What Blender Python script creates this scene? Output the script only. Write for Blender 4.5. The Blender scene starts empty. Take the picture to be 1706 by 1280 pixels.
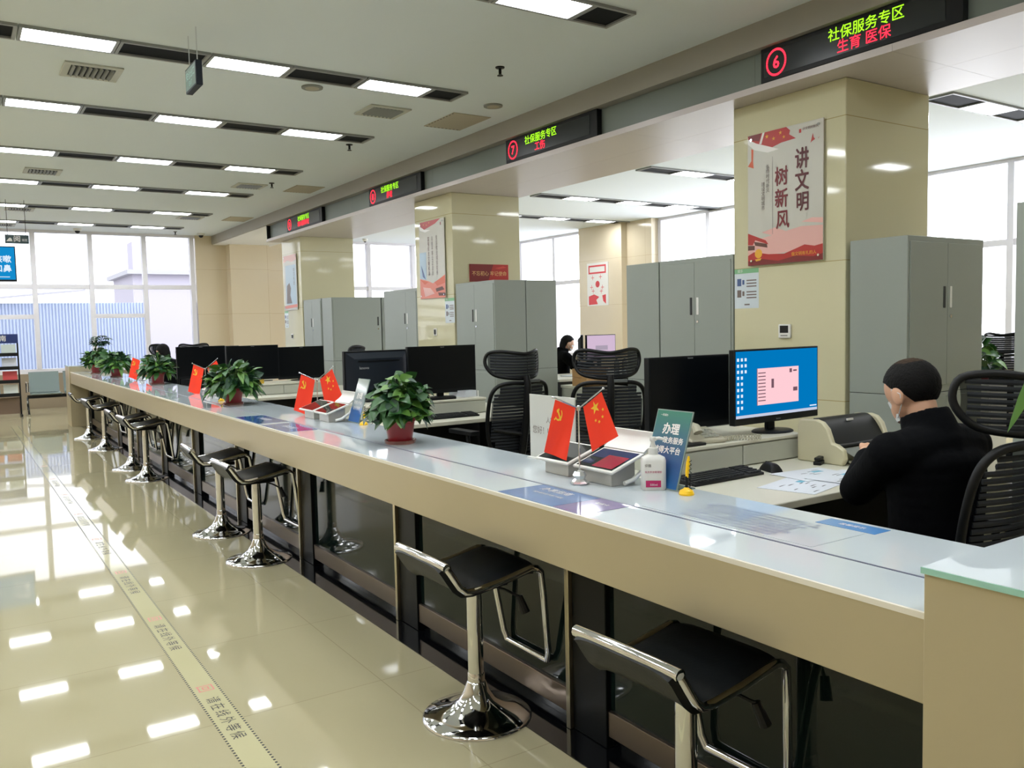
import bpy, bmesh, math, random
from mathutils import Matrix, Vector
random.seed(7)
S = bpy.context.scene
COL = S.collection
PI = math.pi
V = Vector

# ---------------------------------------------------------------- camera
cam = bpy.data.cameras.new('camera'); cam_ob = bpy.data.objects.new('camera', cam); COL.objects.link(cam_ob)
cam.sensor_fit = 'HORIZONTAL'; cam.sensor_width = 36.0; cam.lens = 36 * 1423.08 / 1706
cam.clip_start = 0.05; cam.clip_end = 200
_y, _p, _r = 0.5793272, 0.06802852, -0.0223232
_d = V((math.sin(_y) * math.cos(_p), math.cos(_y) * math.cos(_p), -math.sin(_p)))
_rt = V((math.cos(_y), -math.sin(_y), 0)); _up = _rt.cross(_d)
_rt, _up = math.cos(_r) * _rt + math.sin(_r) * _up, -math.sin(_r) * _rt + math.cos(_r) * _up
cam_ob.matrix_world = Matrix(((_rt.x, _up.x, -_d.x, 0), (_rt.y, _up.y, -_d.y, 0), (_rt.z, _up.z, -_d.z, 1.4), (0, 0, 0, 1)))
S.camera = cam_ob

# ---------------------------------------------------------------- exposure, sky, daylight
S.view_settings.view_transform = 'Standard'; S.view_settings.look = 'None'
S.view_settings.gamma = 1.0; S.view_settings.use_curve_mapping = False
S.view_settings.exposure = 0.0
W = bpy.data.worlds.new('overcast_sky'); S.world = W; W.use_nodes = True
_bg = W.node_tree.nodes['Background']; _bg.inputs[0].default_value = (0.96, 0.97, 1.0, 1); _nt = W.node_tree
_tc = _nt.nodes.new('ShaderNodeTexCoord'); _sx = _nt.nodes.new('ShaderNodeSeparateXYZ'); _mr = _nt.nodes.new('ShaderNodeMapRange')   # hazy sky, brightest to the east
_nt.links.new(_tc.outputs['Generated'], _sx.inputs[0]); _nt.links.new(_sx.outputs['X'], _mr.inputs['Value']); _nt.links.new(_mr.outputs[0], _bg.inputs[1])
_mr.inputs['From Min'].default_value = 0.0; _mr.inputs['From Max'].default_value = 1.0
_mr.inputs['To Min'].default_value = 2.3; _mr.inputs['To Max'].default_value = 7.5
S.cycles.max_bounces = 8; S.cycles.diffuse_bounces = 4; S.cycles.glossy_bounces = 4
S.cycles.transparent_max_bounces = 12; S.cycles.transmission_bounces = 4
S.cycles.sample_clamp_indirect = 4.0; S.cycles.caustics_reflective = False; S.cycles.caustics_refractive = False
LAMP = 31.0           # radiance of the ceiling lamp diffusers

def portal(name, loc, rot, sx, sy):
    l = bpy.data.lights.new(name, 'AREA'); l.shape = 'RECTANGLE'; l.size = sx; l.size_y = sy
    l.cycles.is_portal = True
    o = bpy.data.objects.new(name, l); COL.objects.link(o); o.location = loc; o.rotation_euler = rot
portal('daylight_end', (-0.1, 19.02, 1.95), (-PI / 2, 0, 0), 9.0, 3.0)
portal('daylight_side', (11.95, 12.0, 1.95), (0, PI / 2, 0), 3.0, 14.0)

# ---------------------------------------------------------------- helpers
def lin(c):
    return tuple(((x / 255 + .055) / 1.055) ** 2.4 if x > 10.3 else x / 255 / 12.92 for x in c)
MATS = {}
def mat(name, rgb, rough=.5, metal=0., noise=0., nscale=8., bump=0., spec=.5, emit=0., srgb=True, coat=0., trans=0., alpha=1.):
    if name in MATS: return MATS[name]
    m = bpy.data.materials.new(name); m.use_nodes = True; nt = m.node_tree; b = nt.nodes['Principled BSDF']
    c = lin(rgb) if srgb else rgb
    b.inputs['Base Color'].default_value = (*c, 1); b.inputs['Roughness'].default_value = rough
    b.inputs['Metallic'].default_value = metal; b.inputs['Specular IOR Level'].default_value = spec
    b.inputs['Coat Weight'].default_value = coat; b.inputs['Coat Roughness'].default_value = .05
    b.inputs['Transmission Weight'].default_value = trans; b.inputs['Alpha'].default_value = alpha
    if emit:
        b.inputs['Emission Color'].default_value = (*c, 1); b.inputs['Emission Strength'].default_value = emit
    if noise or bump:
        tc = nt.nodes.new('ShaderNodeTexCoord'); n = nt.nodes.new('ShaderNodeTexNoise')
        n.inputs['Scale'].default_value = nscale; n.inputs['Detail'].default_value = 4
        nt.links.new(tc.outputs['Object'], n.inputs['Vector'])
        if noise:
            r = nt.nodes.new('ShaderNodeMapRange'); r.inputs['To Min'].default_value = 1 - noise; r.inputs['To Max'].default_value = 1 + noise
            h = nt.nodes.new('ShaderNodeHueSaturation'); h.inputs['Color'].default_value = (*c, 1)
            nt.links.new(n.outputs['Fac'], r.inputs['Value']); nt.links.new(r.outputs[0], h.inputs['Value'])
            nt.links.new(h.outputs[0], b.inputs['Base Color'])
        if bump:
            bp = nt.nodes.new('ShaderNodeBump'); bp.inputs['Strength'].default_value = bump; bp.inputs['Distance'].default_value = .01
            nt.links.new(n.outputs['Fac'], bp.inputs['Height']); nt.links.new(bp.outputs[0], b.inputs['Normal'])
    MATS[name] = m
    return m
def emis(name, rgb, s):
    if name in MATS: return MATS[name]
    m = bpy.data.materials.new(name); m.use_nodes = True; nt = m.node_tree; nt.nodes.clear()
    e = nt.nodes.new('ShaderNodeEmission'); o = nt.nodes.new('ShaderNodeOutputMaterial')
    e.inputs[0].default_value = (*lin(rgb), 1); e.inputs[1].default_value = s; nt.links.new(e.outputs[0], o.inputs[0])
    MATS[name] = m; return m
def pane_mat(name, tint=(1, 1, 1), refl=.08):
    if name in MATS: return MATS[name]
    m = bpy.data.materials.new(name); m.use_nodes = True; nt = m.node_tree; nt.nodes.clear()
    t = nt.nodes.new('ShaderNodeBsdfTransparent'); t.inputs[0].default_value = (*tint, 1)
    g = nt.nodes.new('ShaderNodeBsdfGlossy'); g.inputs['Roughness'].default_value = .01
    f = nt.nodes.new('ShaderNodeLayerWeight'); f.inputs[0].default_value = refl
    mx = nt.nodes.new('ShaderNodeMixShader'); o = nt.nodes.new('ShaderNodeOutputMaterial')
    nt.links.new(f.outputs['Fresnel'], mx.inputs[0]); nt.links.new(t.outputs[0], mx.inputs[1]); nt.links.new(g.outputs[0], mx.inputs[2])
    nt.links.new(mx.outputs[0], o.inputs[0]); MATS[name] = m; return m
def tile_mat(name, rgb, w, h, joint, jrgb, rough, plane='XY', off=(0, 0), noise=.04, spec=.5, brick=0., coat=0.):
    """polished tiles: brick texture in world metres"""
    m = bpy.data.materials.new(name); m.use_nodes = True; nt = m.node_tree; b = nt.nodes['Principled BSDF']
    g = nt.nodes.new('ShaderNodeNewGeometry'); sp = nt.nodes.new('ShaderNodeSeparateXYZ'); cb = nt.nodes.new('ShaderNodeCombineXYZ')
    nt.links.new(g.outputs['Position'], sp.inputs[0])
    def pick(axis, o, slot):
        a = nt.nodes.new('ShaderNodeMath'); a.operation = 'ADD'; a.inputs[1].default_value = o
        if axis == 'H':
            s = nt.nodes.new('ShaderNodeMath'); s.operation = 'ADD'
            nt.links.new(sp.outputs['X'], s.inputs[0]); nt.links.new(sp.outputs['Y'], s.inputs[1]); nt.links.new(s.outputs[0], a.inputs[0])
        else: nt.links.new(sp.outputs[axis], a.inputs[0])
        nt.links.new(a.outputs[0], cb.inputs[slot])
    pick(plane[0], off[0], 0); pick(plane[1], off[1], 1)
    br = nt.nodes.new('ShaderNodeTexBrick'); br.offset = brick; br.inputs['Scale'].default_value = 1
    br.inputs['Brick Width'].default_value = w; br.inputs['Row Height'].default_value = h
    br.inputs['Mortar Size'].default_value = joint; br.inputs['Mortar Smooth'].default_value = .1
    nt.links.new(cb.outputs[0], br.inputs['Vector'])
    n = nt.nodes.new('ShaderNodeTexNoise'); n.inputs['Scale'].default_value = 1.3; n.inputs['Detail'].default_value = 6
    nt.links.new(g.outputs['Position'], n.inputs['Vector'])
    r = nt.nodes.new('ShaderNodeMapRange'); r.inputs['To Min'].default_value = 1 - noise; r.inputs['To Max'].default_value = 1 + noise
    nt.links.new(n.outputs['Fac'], r.inputs['Value'])
    c = lin(rgb)
    br.inputs['Color1'].default_value = (*c, 1); br.inputs['Color2'].default_value = (*[x * .985 for x in c], 1); br.inputs['Mortar'].default_value = (*lin(jrgb), 1)
    hs = nt.nodes.new('ShaderNodeHueSaturation'); nt.links.new(br.outputs['Color'], hs.inputs['Color']); nt.links.new(r.outputs[0], hs.inputs['Value'])
    nt.links.new(hs.outputs[0], b.inputs['Base Color'])
    b.inputs['Roughness'].default_value = rough; b.inputs['Specular IOR Level'].default_value = spec; b.inputs['Coat Weight'].default_value = coat
    b.inputs['Coat Roughness'].default_value = .02
    MATS[name] = m; return m

class MB:
    """collects shapes; out() links them as one mesh object"""
    def __init__(s): s.bm = bmesh.new(); s.mi = 0
    def faces(s, vs, fs, M=None):
        vv = [s.bm.verts.new((M @ V(v)) if M else v) for v in vs]
        for f in fs:
            try: fc = s.bm.faces.new([vv[i] for i in f]); fc.material_index = s.mi
            except ValueError: pass
        return s
    def box(s, x0, x1, y0, y1, z0, z1, M=None):
        vs = [(x, y, z) for z in (z0, z1) for y in (y0, y1) for x in (x0, x1)]
        return s.faces(vs, [(0, 2, 3, 1), (4, 5, 7, 6), (0, 1, 5, 4), (2, 6, 7, 3), (0, 4, 6, 2), (1, 3, 7, 5)], M)
    def prism(s, poly, z0, z1, M=None):
        n = len(poly); a = sum(poly[i][0] * poly[(i + 1) % n][1] - poly[(i + 1) % n][0] * poly[i][1] for i in range(n))
        if a < 0: poly = poly[::-1]
        vs = [(x, y, z0) for x, y in poly] + [(x, y, z1) for x, y in poly]
        fs = [tuple(range(n - 1, -1, -1)), tuple(range(n, 2 * n))] + [(i, (i + 1) % n, n + (i + 1) % n, n + i) for i in range(n)]
        return s.faces(vs, fs, M)
    def flat(s, poly, z=0, M=None):
        n = len(poly); a = sum(poly[i][0] * poly[(i + 1) % n][1] - poly[(i + 1) % n][0] * poly[i][1] for i in range(n))
        if a < 0: poly = poly[::-1]
        return s.faces([(x, y, z) for x, y in poly], [tuple(range(n))], M)
    def lathe(s, prof, n=24, c=(0, 0, 0), M=None, a0=0.):
        c = V(c); vs = []; fs = []
        for r, z in prof:
            for i in range(n):
                t = a0 + 2 * PI * i / n; vs.append(tuple(c + V((r * math.cos(t), r * math.sin(t), z))))
        k = len(prof)
        for j in range(k - 1):
            for i in range(n):
                i2 = (i + 1) % n; fs.append((j * n + i, j * n + i2, (j + 1) * n + i2, (j + 1) * n + i))
        fs.append(tuple(range(n - 1, -1, -1))); fs.append(tuple((k - 1) * n + i for i in range(n)))
        return s.faces(vs, fs, M)
    def cyl(s, p0, p1, r, r1=None, n=12, M=None): return s.tube([p0, p1], [r, r if r1 is None else r1], n, M=M)
    def tube(s, pts, r, n=8, closed=False, M=None, flat=1., up=None):
        pts = [V(p) for p in pts]; k = len(pts)
        rs = r if isinstance(r, (list, tuple)) else [r] * k
        vs = []; fs = []; prev = None
        for i, p in enumerate(pts):
            a = pts[i - 1] if (i > 0 or closed) else p; b = pts[(i + 1) % k] if (i < k - 1 or closed) else p
            t = (b - a).normalized()
            if prev is None:
                u = V(up) if up else (V((0, 0, 1)) if abs(t.z) < .9 else V((1, 0, 0)))
            else: u = prev
            sd = t.cross(u)
            if sd.length < 1e-6: sd = t.cross(V((0, 1, 0.3)))
            sd.normalize(); u = sd.cross(t).normalized(); prev = u
            for j in range(n):
                q = 2 * PI * j / n; vs.append(tuple(p + (sd * math.cos(q) * flat + u * math.sin(q)) * rs[i]))
        m = k if closed else k - 1
        for i in range(m):
            for j in range(n):
                j2 = (j + 1) % n; i2 = (i + 1) % k
                fs.append((i * n + j, i2 * n + j, i2 * n + j2, i * n + j2)[::-1])
        if not closed: fs.append(tuple(range(n))); fs.append(tuple((k - 1) * n + j for j in range(n - 1, -1, -1)))
        return s.faces(vs, fs, M)
    def ball(s, c, r, n=12, m=8, M=None):
        r = r if isinstance(r, (list, tuple)) else (r, r, r)
        vs = [(c[0], c[1], c[2] - r[2])]; fs = []
        for j in range(1, m):
            a = -PI / 2 + PI * j / m
            for i in range(n):
                t = 2 * PI * i / n; vs.append((c[0] + r[0] * math.cos(a) * math.cos(t), c[1] + r[1] * math.cos(a) * math.sin(t), c[2] + r[2] * math.sin(a)))
        vs.append((c[0], c[1], c[2] + r[2])); L = len(vs) - 1
        for i in range(n):
            i2 = (i + 1) % n; fs.append((0, 1 + i2, 1 + i)); fs.append((L, 1 + (m - 2) * n + i, 1 + (m - 2) * n + i2))
            for j in range(m - 2): fs.append((1 + j * n + i, 1 + j * n + i2, 1 + (j + 1) * n + i2, 1 + (j + 1) * n + i))
        return s.faces(vs, fs, M)
    def sheet(s, fn, nu, nv, th=0., M=None):
        """surface patch fn(u,v)->point, given thickness by offsetting along +normal"""
        P = [[V(fn(i / nu, j / nv)) for j in range(nv + 1)] for i in range(nu + 1)]
        w = nv + 1; vs = [tuple(p) for row in P for p in row]
        top = [(i * w + j, (i + 1) * w + j, (i + 1) * w + j + 1, i * w + j + 1) for i in range(nu) for j in range(nv)]
        if not th: return s.faces(vs, top, M)
        vs2 = []
        for i in range(nu + 1):
            for j in range(nv + 1):
                du = P[min(i + 1, nu)][j] - P[max(i - 1, 0)][j]; dv = P[i][min(j + 1, nv)] - P[i][max(j - 1, 0)]
                nn = du.cross(dv); nn = nn.normalized() if nn.length > 1e-9 else V((0, 0, 1)); vs2.append(tuple(P[i][j] - nn * th))
        o = len(vs); fs = top + [tuple(o + q for q in f[::-1]) for f in top]
        ed = [(i * w, (i + 1) * w) for i in range(nu)] + [(nu * w + j, nu * w + j + 1) for j in range(nv)] + [((i + 1) * w + nv, i * w + nv) for i in range(nu - 1, -1, -1)] + [(j + 1, j) for j in range(nv - 1, -1, -1)]
        fs += [(a, o + a, o + b, b) for a, b in ed]
        return s.faces(vs + vs2, fs, M)
    def out(s, name, m, parent=None, bev=0., smooth=30, sub=0, label=None, seg=2, loc=None, rot=None):
        me = bpy.data.meshes.new(name); bmesh.ops.recalc_face_normals(s.bm, faces=s.bm.faces[:]) if not getattr(s, 'keep', False) else None
        s.bm.to_mesh(me); s.bm.free()
        for x in (m if isinstance(m, (list, tuple)) else [m]): me.materials.append(x)
        if smooth:
            me.shade_smooth(); me.set_sharp_from_angle(angle=math.radians(smooth))
        o = bpy.data.objects.new(name, me); COL.objects.link(o)
        if parent: o.parent = parent
        if loc: o.location = loc
        if rot: o.rotation_euler = rot
        if bev:
            b = o.modifiers.new('bevel', 'BEVEL'); b.width = bev; b.segments = seg; b.limit_method = 'ANGLE'; b.angle_limit = math.radians(40)
        if sub:
            b = o.modifiers.new('subdivision', 'SUBSURF'); b.levels = sub; b.render_levels = sub
        if label: o['label'] = label
        return o
def thing(name, label, cat, loc=(0, 0, 0), rz=0., group=None, M=None):
    o = bpy.data.objects.new(name, None); o.empty_display_size = .1; COL.objects.link(o)
    if M is not None: o.matrix_world = M
    else: o.location = loc; o.rotation_euler = (0, 0, rz)
    o['label'] = label; o['category'] = cat
    if group: o['group'] = group
    return o
def tag(o, label, cat, group=None):
    o['label'] = label; o['category'] = cat
    if group: o['group'] = group
    return o
def struct(o): o['kind'] = 'structure'; return o
def kids(o): return [c for c in o.children]
def dup(o, label=None, loc=None, rz=None, parent=None):
    c = o.copy(); COL.objects.link(c)
    if parent is not None: c.parent = parent
    for ch in list(o.children): dup(ch, parent=c)
    if label: c['label'] = label
    if loc is not None: c.location = loc
    if rz is not None: c.rotation_euler = (0, 0, rz)
    return c
def frame(o, right, up):
    """matrix whose x,y axes lie in a surface and z points out of it"""
    r = V(right).normalized(); u = V(up).normalized(); n = r.cross(u)
    return Matrix(((r.x, u.x, n.x, o[0]), (r.y, u.y, n.y, o[1]), (r.z, u.z, n.z, o[2]), (0, 0, 0, 1)))
def WX(x, y, z): return frame((x, y, z), (0, -1, 0), (0, 0, 1))      # on a surface facing -X (the hall)
def WY(x, y, z): return frame((x, y, z), (1, 0, 0), (0, 0, 1))       # on a surface facing -Y (the camera)
def text(s, h, m, parent, M=None, name='lettering', ax='CENTER', ay='CENTER', bold=0., sx=1., vert=False, sp=1., label=None):
    cu = bpy.data.curves.new(name, 'FONT'); cu.body = '\n'.join(s) if vert else s; cu.size = h; cu.align_x = ax; cu.align_y = ay
    cu.space_character = sp; cu.resolution_u = 2
    t = bpy.data.objects.new('tmp', cu); COL.objects.link(t)
    me = bpy.data.meshes.new_from_object(t); bpy.data.objects.remove(t)
    bpy.data.curves.remove(cu)
    if bold:     # heavier strokes: copies of the outline shifted a little
        b2 = bmesh.new(); b2.from_mesh(me); g0 = b2.verts[:] + b2.edges[:] + b2.faces[:]
        for q, (dx, dy) in enumerate(((1, 0), (-1, 0), (0, 1), (0, -1), (.7, .7), (-.7, .7), (.7, -.7), (-.7, -.7))):
            r = bmesh.ops.duplicate(b2, geom=g0); bmesh.ops.translate(b2, verts=[v for v in r['geom'] if isinstance(v, bmesh.types.BMVert)], vec=(dx * bold, dy * bold, -.00004 * (q + 1)))
        b2.to_mesh(me); b2.free()
    me.name = name; me.materials.clear(); me.materials.append(m)
    T = (M if M is not None else Matrix()) @ Matrix.Diagonal((sx, 1, 1, 1)); me.transform(T)
    o = bpy.data.objects.new(name, me); COL.objects.link(o)
    if parent: o.parent = parent
    if label: o['label'] = label
    return o
def TR(x, y, z=0.): return Matrix.Translation((x, y, z))
def RZ(a): return Matrix.Rotation(a, 4, 'Z')
def RX(a): return Matrix.Rotation(a, 4, 'X')
def RY(a): return Matrix.Rotation(a, 4, 'Y')
ORD = ['first', 'second', 'third', 'fourth', 'fifth', 'sixth', 'seventh', 'eighth', 'ninth', 'tenth']
# ---------------------------------------------------------------- materials of the room
M_floor = tile_mat('polished cream floor tile', (176, 168, 136), 1.6, .81, .002, (156, 147, 116), .035, 'XY', (.24, .16), .03, .45)
M_granite = mat('black granite', (14, 15, 18), .08, noise=.4, nscale=60)
M_marble = tile_mat('polished cream wall tile', (206, 201, 168), 30, .95, .003, (170, 156, 112), .05, 'HZ', (0, .11), .035)
M_beige = tile_mat('beige wall tile', (218, 204, 178), 1.9, .95, .003, (190, 168, 132), .12, 'HZ', (.3, .11), .03)
M_ceil = mat('ceiling paint', (230, 238, 245), .8, noise=.015, nscale=.6)
M_ceil2 = mat('white ceiling paint', (240, 240, 242), .7, noise=.01, nscale=.6)
M_panel = mat('glossy aluminium soffit panel', (198, 189, 188), .32, noise=.02, nscale=1.5)
M_band = mat('grey green band panel', (112, 120, 114), .35, noise=.03, nscale=2)
M_bandtop = mat('beige bulkhead panel', (150, 145, 136), .45, noise=.03, nscale=2)
M_alu = mat('white window frame', (226, 224, 230), .4)
M_pane = pane_mat('window glass', (.97, .98, 1.0), .06)
M_dark = mat('dark recess', (16, 18, 22), .5)
M_steel = mat('brushed stainless steel', (196, 186, 160), .28, 1.0, noise=.05, nscale=40)
M_chrome = mat('chrome', (225, 225, 228), .06, 1.0)
M_white = mat('white plastic', (228, 228, 224), .35)
M_black = mat('black plastic', (10, 11, 14), .42, spec=.3)

# ---------------------------------------------------------------- room shell
XL, XR, YN, YE, HC = -4.5, 11.75, -3.0, 18.85, 3.45
struct(MB().box(XL, XR + .3, YN, YE + .3, -.1, 0).out('floor', M_floor))
struct(MB().box(XL, XR + .3, YN, YE + .3, HC, HC + .15).out('ceiling', M_ceil))
struct(MB().box(XL - .15, XL, YN, YE + .3, 0, HC).out('wall_left', M_beige))
struct(MB().box(XL, XR + .3, YN - .15, YN, 0, HC).out('wall_rear', M_beige))
# black granite strip let into the floor along the counter
struct(MB().box(1.605, 2.0, .0, 14.55, 0.0, .004).out('trim_1', M_granite))
# bulkhead over the counter: upper band, recessed sign band, soffit slab
struct(MB().box(4.76, 6.0, YN, YE, 3.27, HC).out('trim_2', M_bandtop))
mb = MB()
for a, b in [(YN, .62), (.62, 1.78), (1.78, 4.2), (4.2, 6.62), (6.62, 9.04), (9.04, 11.46), (11.46, 13.0), (13.0, 15.2)]:
    mb.box(4.86, 6.0, a + .0015, b - .0015, 3.03, 3.27)
struct(mb.out('trim_3', M_band))
mb = MB()
for k in range(8):
    a = 15.2 - 2.42 * (k + 1); b = 15.2 - 2.42 * k
    for x0, x1 in ((4.79, 5.4), (5.4, 6.0)): mb.box(x0 + .001, x1 - .001, max(a, YN) + .001, b - .001, 2.985, 3.03)
struct(mb.out('trim_4', M_panel))
struct(MB().box(4.79, 6.0, 15.2, YE, 3.262, 3.27).out('trim_5', M_ceil2))
struct(MB().box(4.80, 6.0, 15.17, 15.2, 2.985, 3.27).out('trim_6', M_black))

# pillars
for i, (y0, y1) in enumerate([(3.57, 4.54), (8.88, 9.84), (14.10, 15.05)]):
    o = MB().box(5.014, 5.97, y0, y1, 0, 2.985).out('pillar', M_marble, bev=.006)
    struct(o)

# end wall with the big window (Y = 18.85)
struct(MB().box(XL, 4.42, YE, YE + .25, 0, .68).out('wall_end', mat('dado tinted for backlit shade', (150, 136, 116), .3, noise=.05, nscale=3)))  # low wall coloured darker to stand in for its backlit shade
struct(MB().box(4.42, 6.95, YE, YE + .25, 0, HC).out('wall_end.001', M_beige))
struct(MB().box(5.05, 5.9, YE - .3, YE, 0, 3.27).out('trim_7', M_beige))
struct(MB().box(6.95, XR + .3, YE, YE + .25, 0, .68).out('wall_end.002', M_beige))
def window(n, axis, a0, a1, z0, z1, pos, muls, trans, mw=.085, dep=.12):
    """window wall: axis 'X' runs along X at y=pos, 'Y' runs along Y at x=pos; trans = (start, end, z)"""
    fr = MB(); pn = MB()
    def bx(m, p0, p1, q0, q1, d0, d1):
        if axis == 'X': m.box(p0, p1, pos + d0, pos + d1, q0, q1)
        else: m.box(pos + d0, pos + d1, p0, p1, q0, q1)
    bx(fr, a0, a1, z0, z0 + mw, 0, dep); bx(fr, a0, a1, z1 - mw * .6, z1, 0, dep)
    for a in muls: bx(fr, a - mw / 2, a + mw / 2, z0 + mw, z1 - mw * .6, -.012, dep + .012)
    for s, e, z in trans:
        ms = sorted([a for a in muls if s < a < e] + [s, e])
        for p, q in zip(ms, ms[1:]): bx(fr, p + (mw / 2 if p in muls else 0), q - (mw / 2 if q in muls else 0), z - mw / 2, z + mw / 2, .004, dep - .004)
    bx(pn, a0 + .01, a1 - .01, z0 + .01, z1 - .01, dep * .45, dep * .55)
    r = struct(fr.out('window_%d' % n, M_alu)); pn.out('pane', M_pane, r)
    return r
mx = [1.41 + 1.0 * k for k in range(-6, 3)]
tr = [(XL, 4.38, 2.36)] + [(a, a + 1.0, 1.78) for a in (-5.59 + 1, -3.59, -1.59, .41, 2.41)]
tr = [(max(s, XL), e, z) for s, e, z in tr]
window(1, 'X', XL, 4.42, .68, HC, YE + .02, mx + [4.35], tr)
window(2, 'X', 6.95, XR, .68, HC, YE + .02, [7.0, 8.38, 9.55, 10.7], [(6.95, XR, 2.36)])
# sashes of the opening lights
# side wall behind the back office (X = 11.75): windows between pilasters
struct(MB().box(XR, XR + .25, YN, YE, 0, .68).out('wall_right', M_beige))
segs = [(3.5, 8.3), (8.65, 12.62), (14.75, YE)]
for k, (a, b) in enumerate(segs):
    n = max(2, round((b - a) / 1.35)); ml = [a + (b - a) * i / n for i in range(n + 1)]
    window(3 + k, 'Y', a, b, .68, HC, XR + .03, [ml[0] + .045] + ml[1:-1] + [ml[-1] - .045], [(a, b, 2.36)])
struct(MB().box(XR - .02, XR + .25, YN, 3.5, .68, HC).out('wall_right.001', M_beige))
struct(MB().box(XR - .02, XR + .25, 8.3, 8.65, .68, HC).out('wall_right.002', M_beige))
struct(MB().box(XR - .15, XR + .25, 12.62, 13.35, 0, HC).out('wall_right.003', M_beige, bev=.004))
struct(MB().box(XR - .3, XR + .25, 13.35, 14.75, 0, HC).out('wall_right.004', M_beige, bev=.004))

# ---------------------------------------------------------------- the counter
M_fascia = mat('champagne brushed steel fascia', (182, 170, 141), .33, .4, noise=.04, nscale=3)
M_ctop = mat('white back-painted glass', (194, 203, 208), .03, noise=.02, nscale=2, spec=.6)
M_gedge = mat('green glass edge', (150, 196, 180), .1)
M_kglass = mat('dark green glass panel', (16, 27, 25), .05, spec=.3)
M_kpier = mat('black lacquered pier', (7, 9, 12), .4, spec=.2); M_sill = mat('dado tinted for backlit shade', (150, 136, 116), .3, noise=.05, nscale=3)  # M_sill is the low wall colour with the backlit shade painted in
M_rail = mat('bronze steel rail', (120, 106, 92), .3, .8)
Y0, Y1 = .885, 14.6
ctr = thing('service_counter', 'long service counter with champagne fascia and white glass top running down the hall', 'counter', (1.48, Y0, 0))
def cbox(*a): return MB().box(a[0] - 1.48, a[1] - 1.48, a[2] - Y0, a[3] - Y0, a[4], a[5])
cbox(1.495, 2.035, Y0, Y1, .67, .836).out('fascia', M_fascia, ctr, bev=.002)
cbox(1.494, 1.502, Y0, Y1, .834, .846).out('edge_trim', mat('pale aluminium edge', (226, 220, 206), .35), ctr)
cbox(1.5025, 1.7015, Y0, Y1, .836, .845).out('glass_top', M_ctop, ctr)
cbox(1.7085, 2.04, Y0, Y1, .836, .845).out('glass_top', M_ctop, ctr)
cbox(1.7005, 1.7085, Y0, Y1, .836, .8456).out('groove', mat('slate joint strip', (74, 80, 104), .4), ctr)
cbox(1.80, 2.0, Y0, Y1, 0.005, .67).out('body', M_kpier, ctr)
k = 0
y = 2.32 - 1.36
while y < Y1 - .2:
    yn = min(y + 1.36, Y1)
    if y + .02 < Y1 - .1:
        cbox(1.712, 1.742, y - .022, y + .0, 0.005, .67).out('post', M_steel, ctr, bev=.002)
        cbox(1.728, 1.80, y, y + .012, .005, .67).out('pier', M_kpier, ctr)
        cbox(1.728, 1.80, max(yn - .2, y + .02), yn - .022, .005, .67).out('pier', M_kpier, ctr, bev=.003)
        cbox(1.748, 1.762, y + .012, yn - .2, .13, .67).out('glass_panel', M_kglass, ctr)
        cbox(1.735, 1.77, y + .012, yn - .2, .045, .13).out('base_rail', M_rail, ctr, bev=.002)
        cbox(1.76, 1.80, y + .012, yn - .2, .005, .045).out('plinth', M_granite, ctr)
    y += 1.36
for a, b, lb in ((-.6, Y0 - .001, 'raised champagne end block with a white glass cap at the right foreground'), (Y1 + .001, Y1 + .5, 'raised champagne end block at the far end of the counter')):
    e = thing('counter_end_block', lb, 'counter', (1.478, a, 0), 0, 'raised end blocks of the counter'); L = b - a
    MB().box(0, .68, 0, L, 0.0, .928).out('body', M_fascia, e, bev=.002)
    cp = MB().box(-.004, .687, -.003, L + .003, .928, .94).out('glass_cap', M_ctop, e)
    MB().box(-.0065, -.0042, -.003, L + .003, .928, .9395).out('glass_edge', M_gedge, cp)

# ---------------------------------------------------------------- ceiling lamps and dark inserts
M_lamp = emis('lamp diffuser', (248, 252, 255), LAMP)
M_grille = mat('dark ceiling insert', (9, 13, 18), .7, noise=.2, nscale=90, spec=.15)
M_lampfr = mat('lamp frame', (140, 142, 142), .4)
ROWS = [4.52, 6.71, 8.69, 10.9, 13.05, 15.42, 17.6]
RN = ['row nearest the camera', 'second row', 'third row', 'fourth row', 'fifth row', 'sixth row', 'row by the end windows']
def lamp(x, y, label, L=.61, w=.31, group='hall ceiling lamps'):
    t = thing('ceiling_lamp', label, 'ceiling lamp', (x, y, HC), 0, group)
    f = .022
    MB().box(-L / 2, L / 2, -w / 2, -w / 2 + f, -.02, 0).box(-L / 2, L / 2, w / 2 - f, w / 2, -.02, 0).box(-L / 2, -L / 2 + f, -w / 2 + f, w / 2 - f, -.02, 0).box(L / 2 - f, L / 2, -w / 2 + f, w / 2 - f, -.02, 0).out('frame', M_lampfr, t)
    MB().box(-L / 2 + f, L / 2 - f, -w / 2 + f, w / 2 - f, -.012, -.001).out('diffuser', M_lamp, t)
    return t
def insert(x, y, label, L=.61, w=.31, group='dark inserts between the hall lamps'):
    t = thing('ceiling_insert', label, 'ceiling panel', (x, y, HC), 0, group)
    f = .022
    MB().box(-L / 2, L / 2, -w / 2, -w / 2 + f, -.02, 0).box(-L / 2, L / 2, w / 2 - f, w / 2, -.02, 0).box(-L / 2, -L / 2 + f, -w / 2 + f, w / 2 - f, -.02, 0).box(L / 2 - f, L / 2, -w / 2 + f, w / 2 - f, -.02, 0).out('frame', M_lampfr, t)
    MB().box(-L / 2 + f, L / 2 - f, -w / 2 + f, w / 2 - f, -.006, -.001).out('grille', M_grille, t)
    return t
L0 = I0 = None
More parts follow.
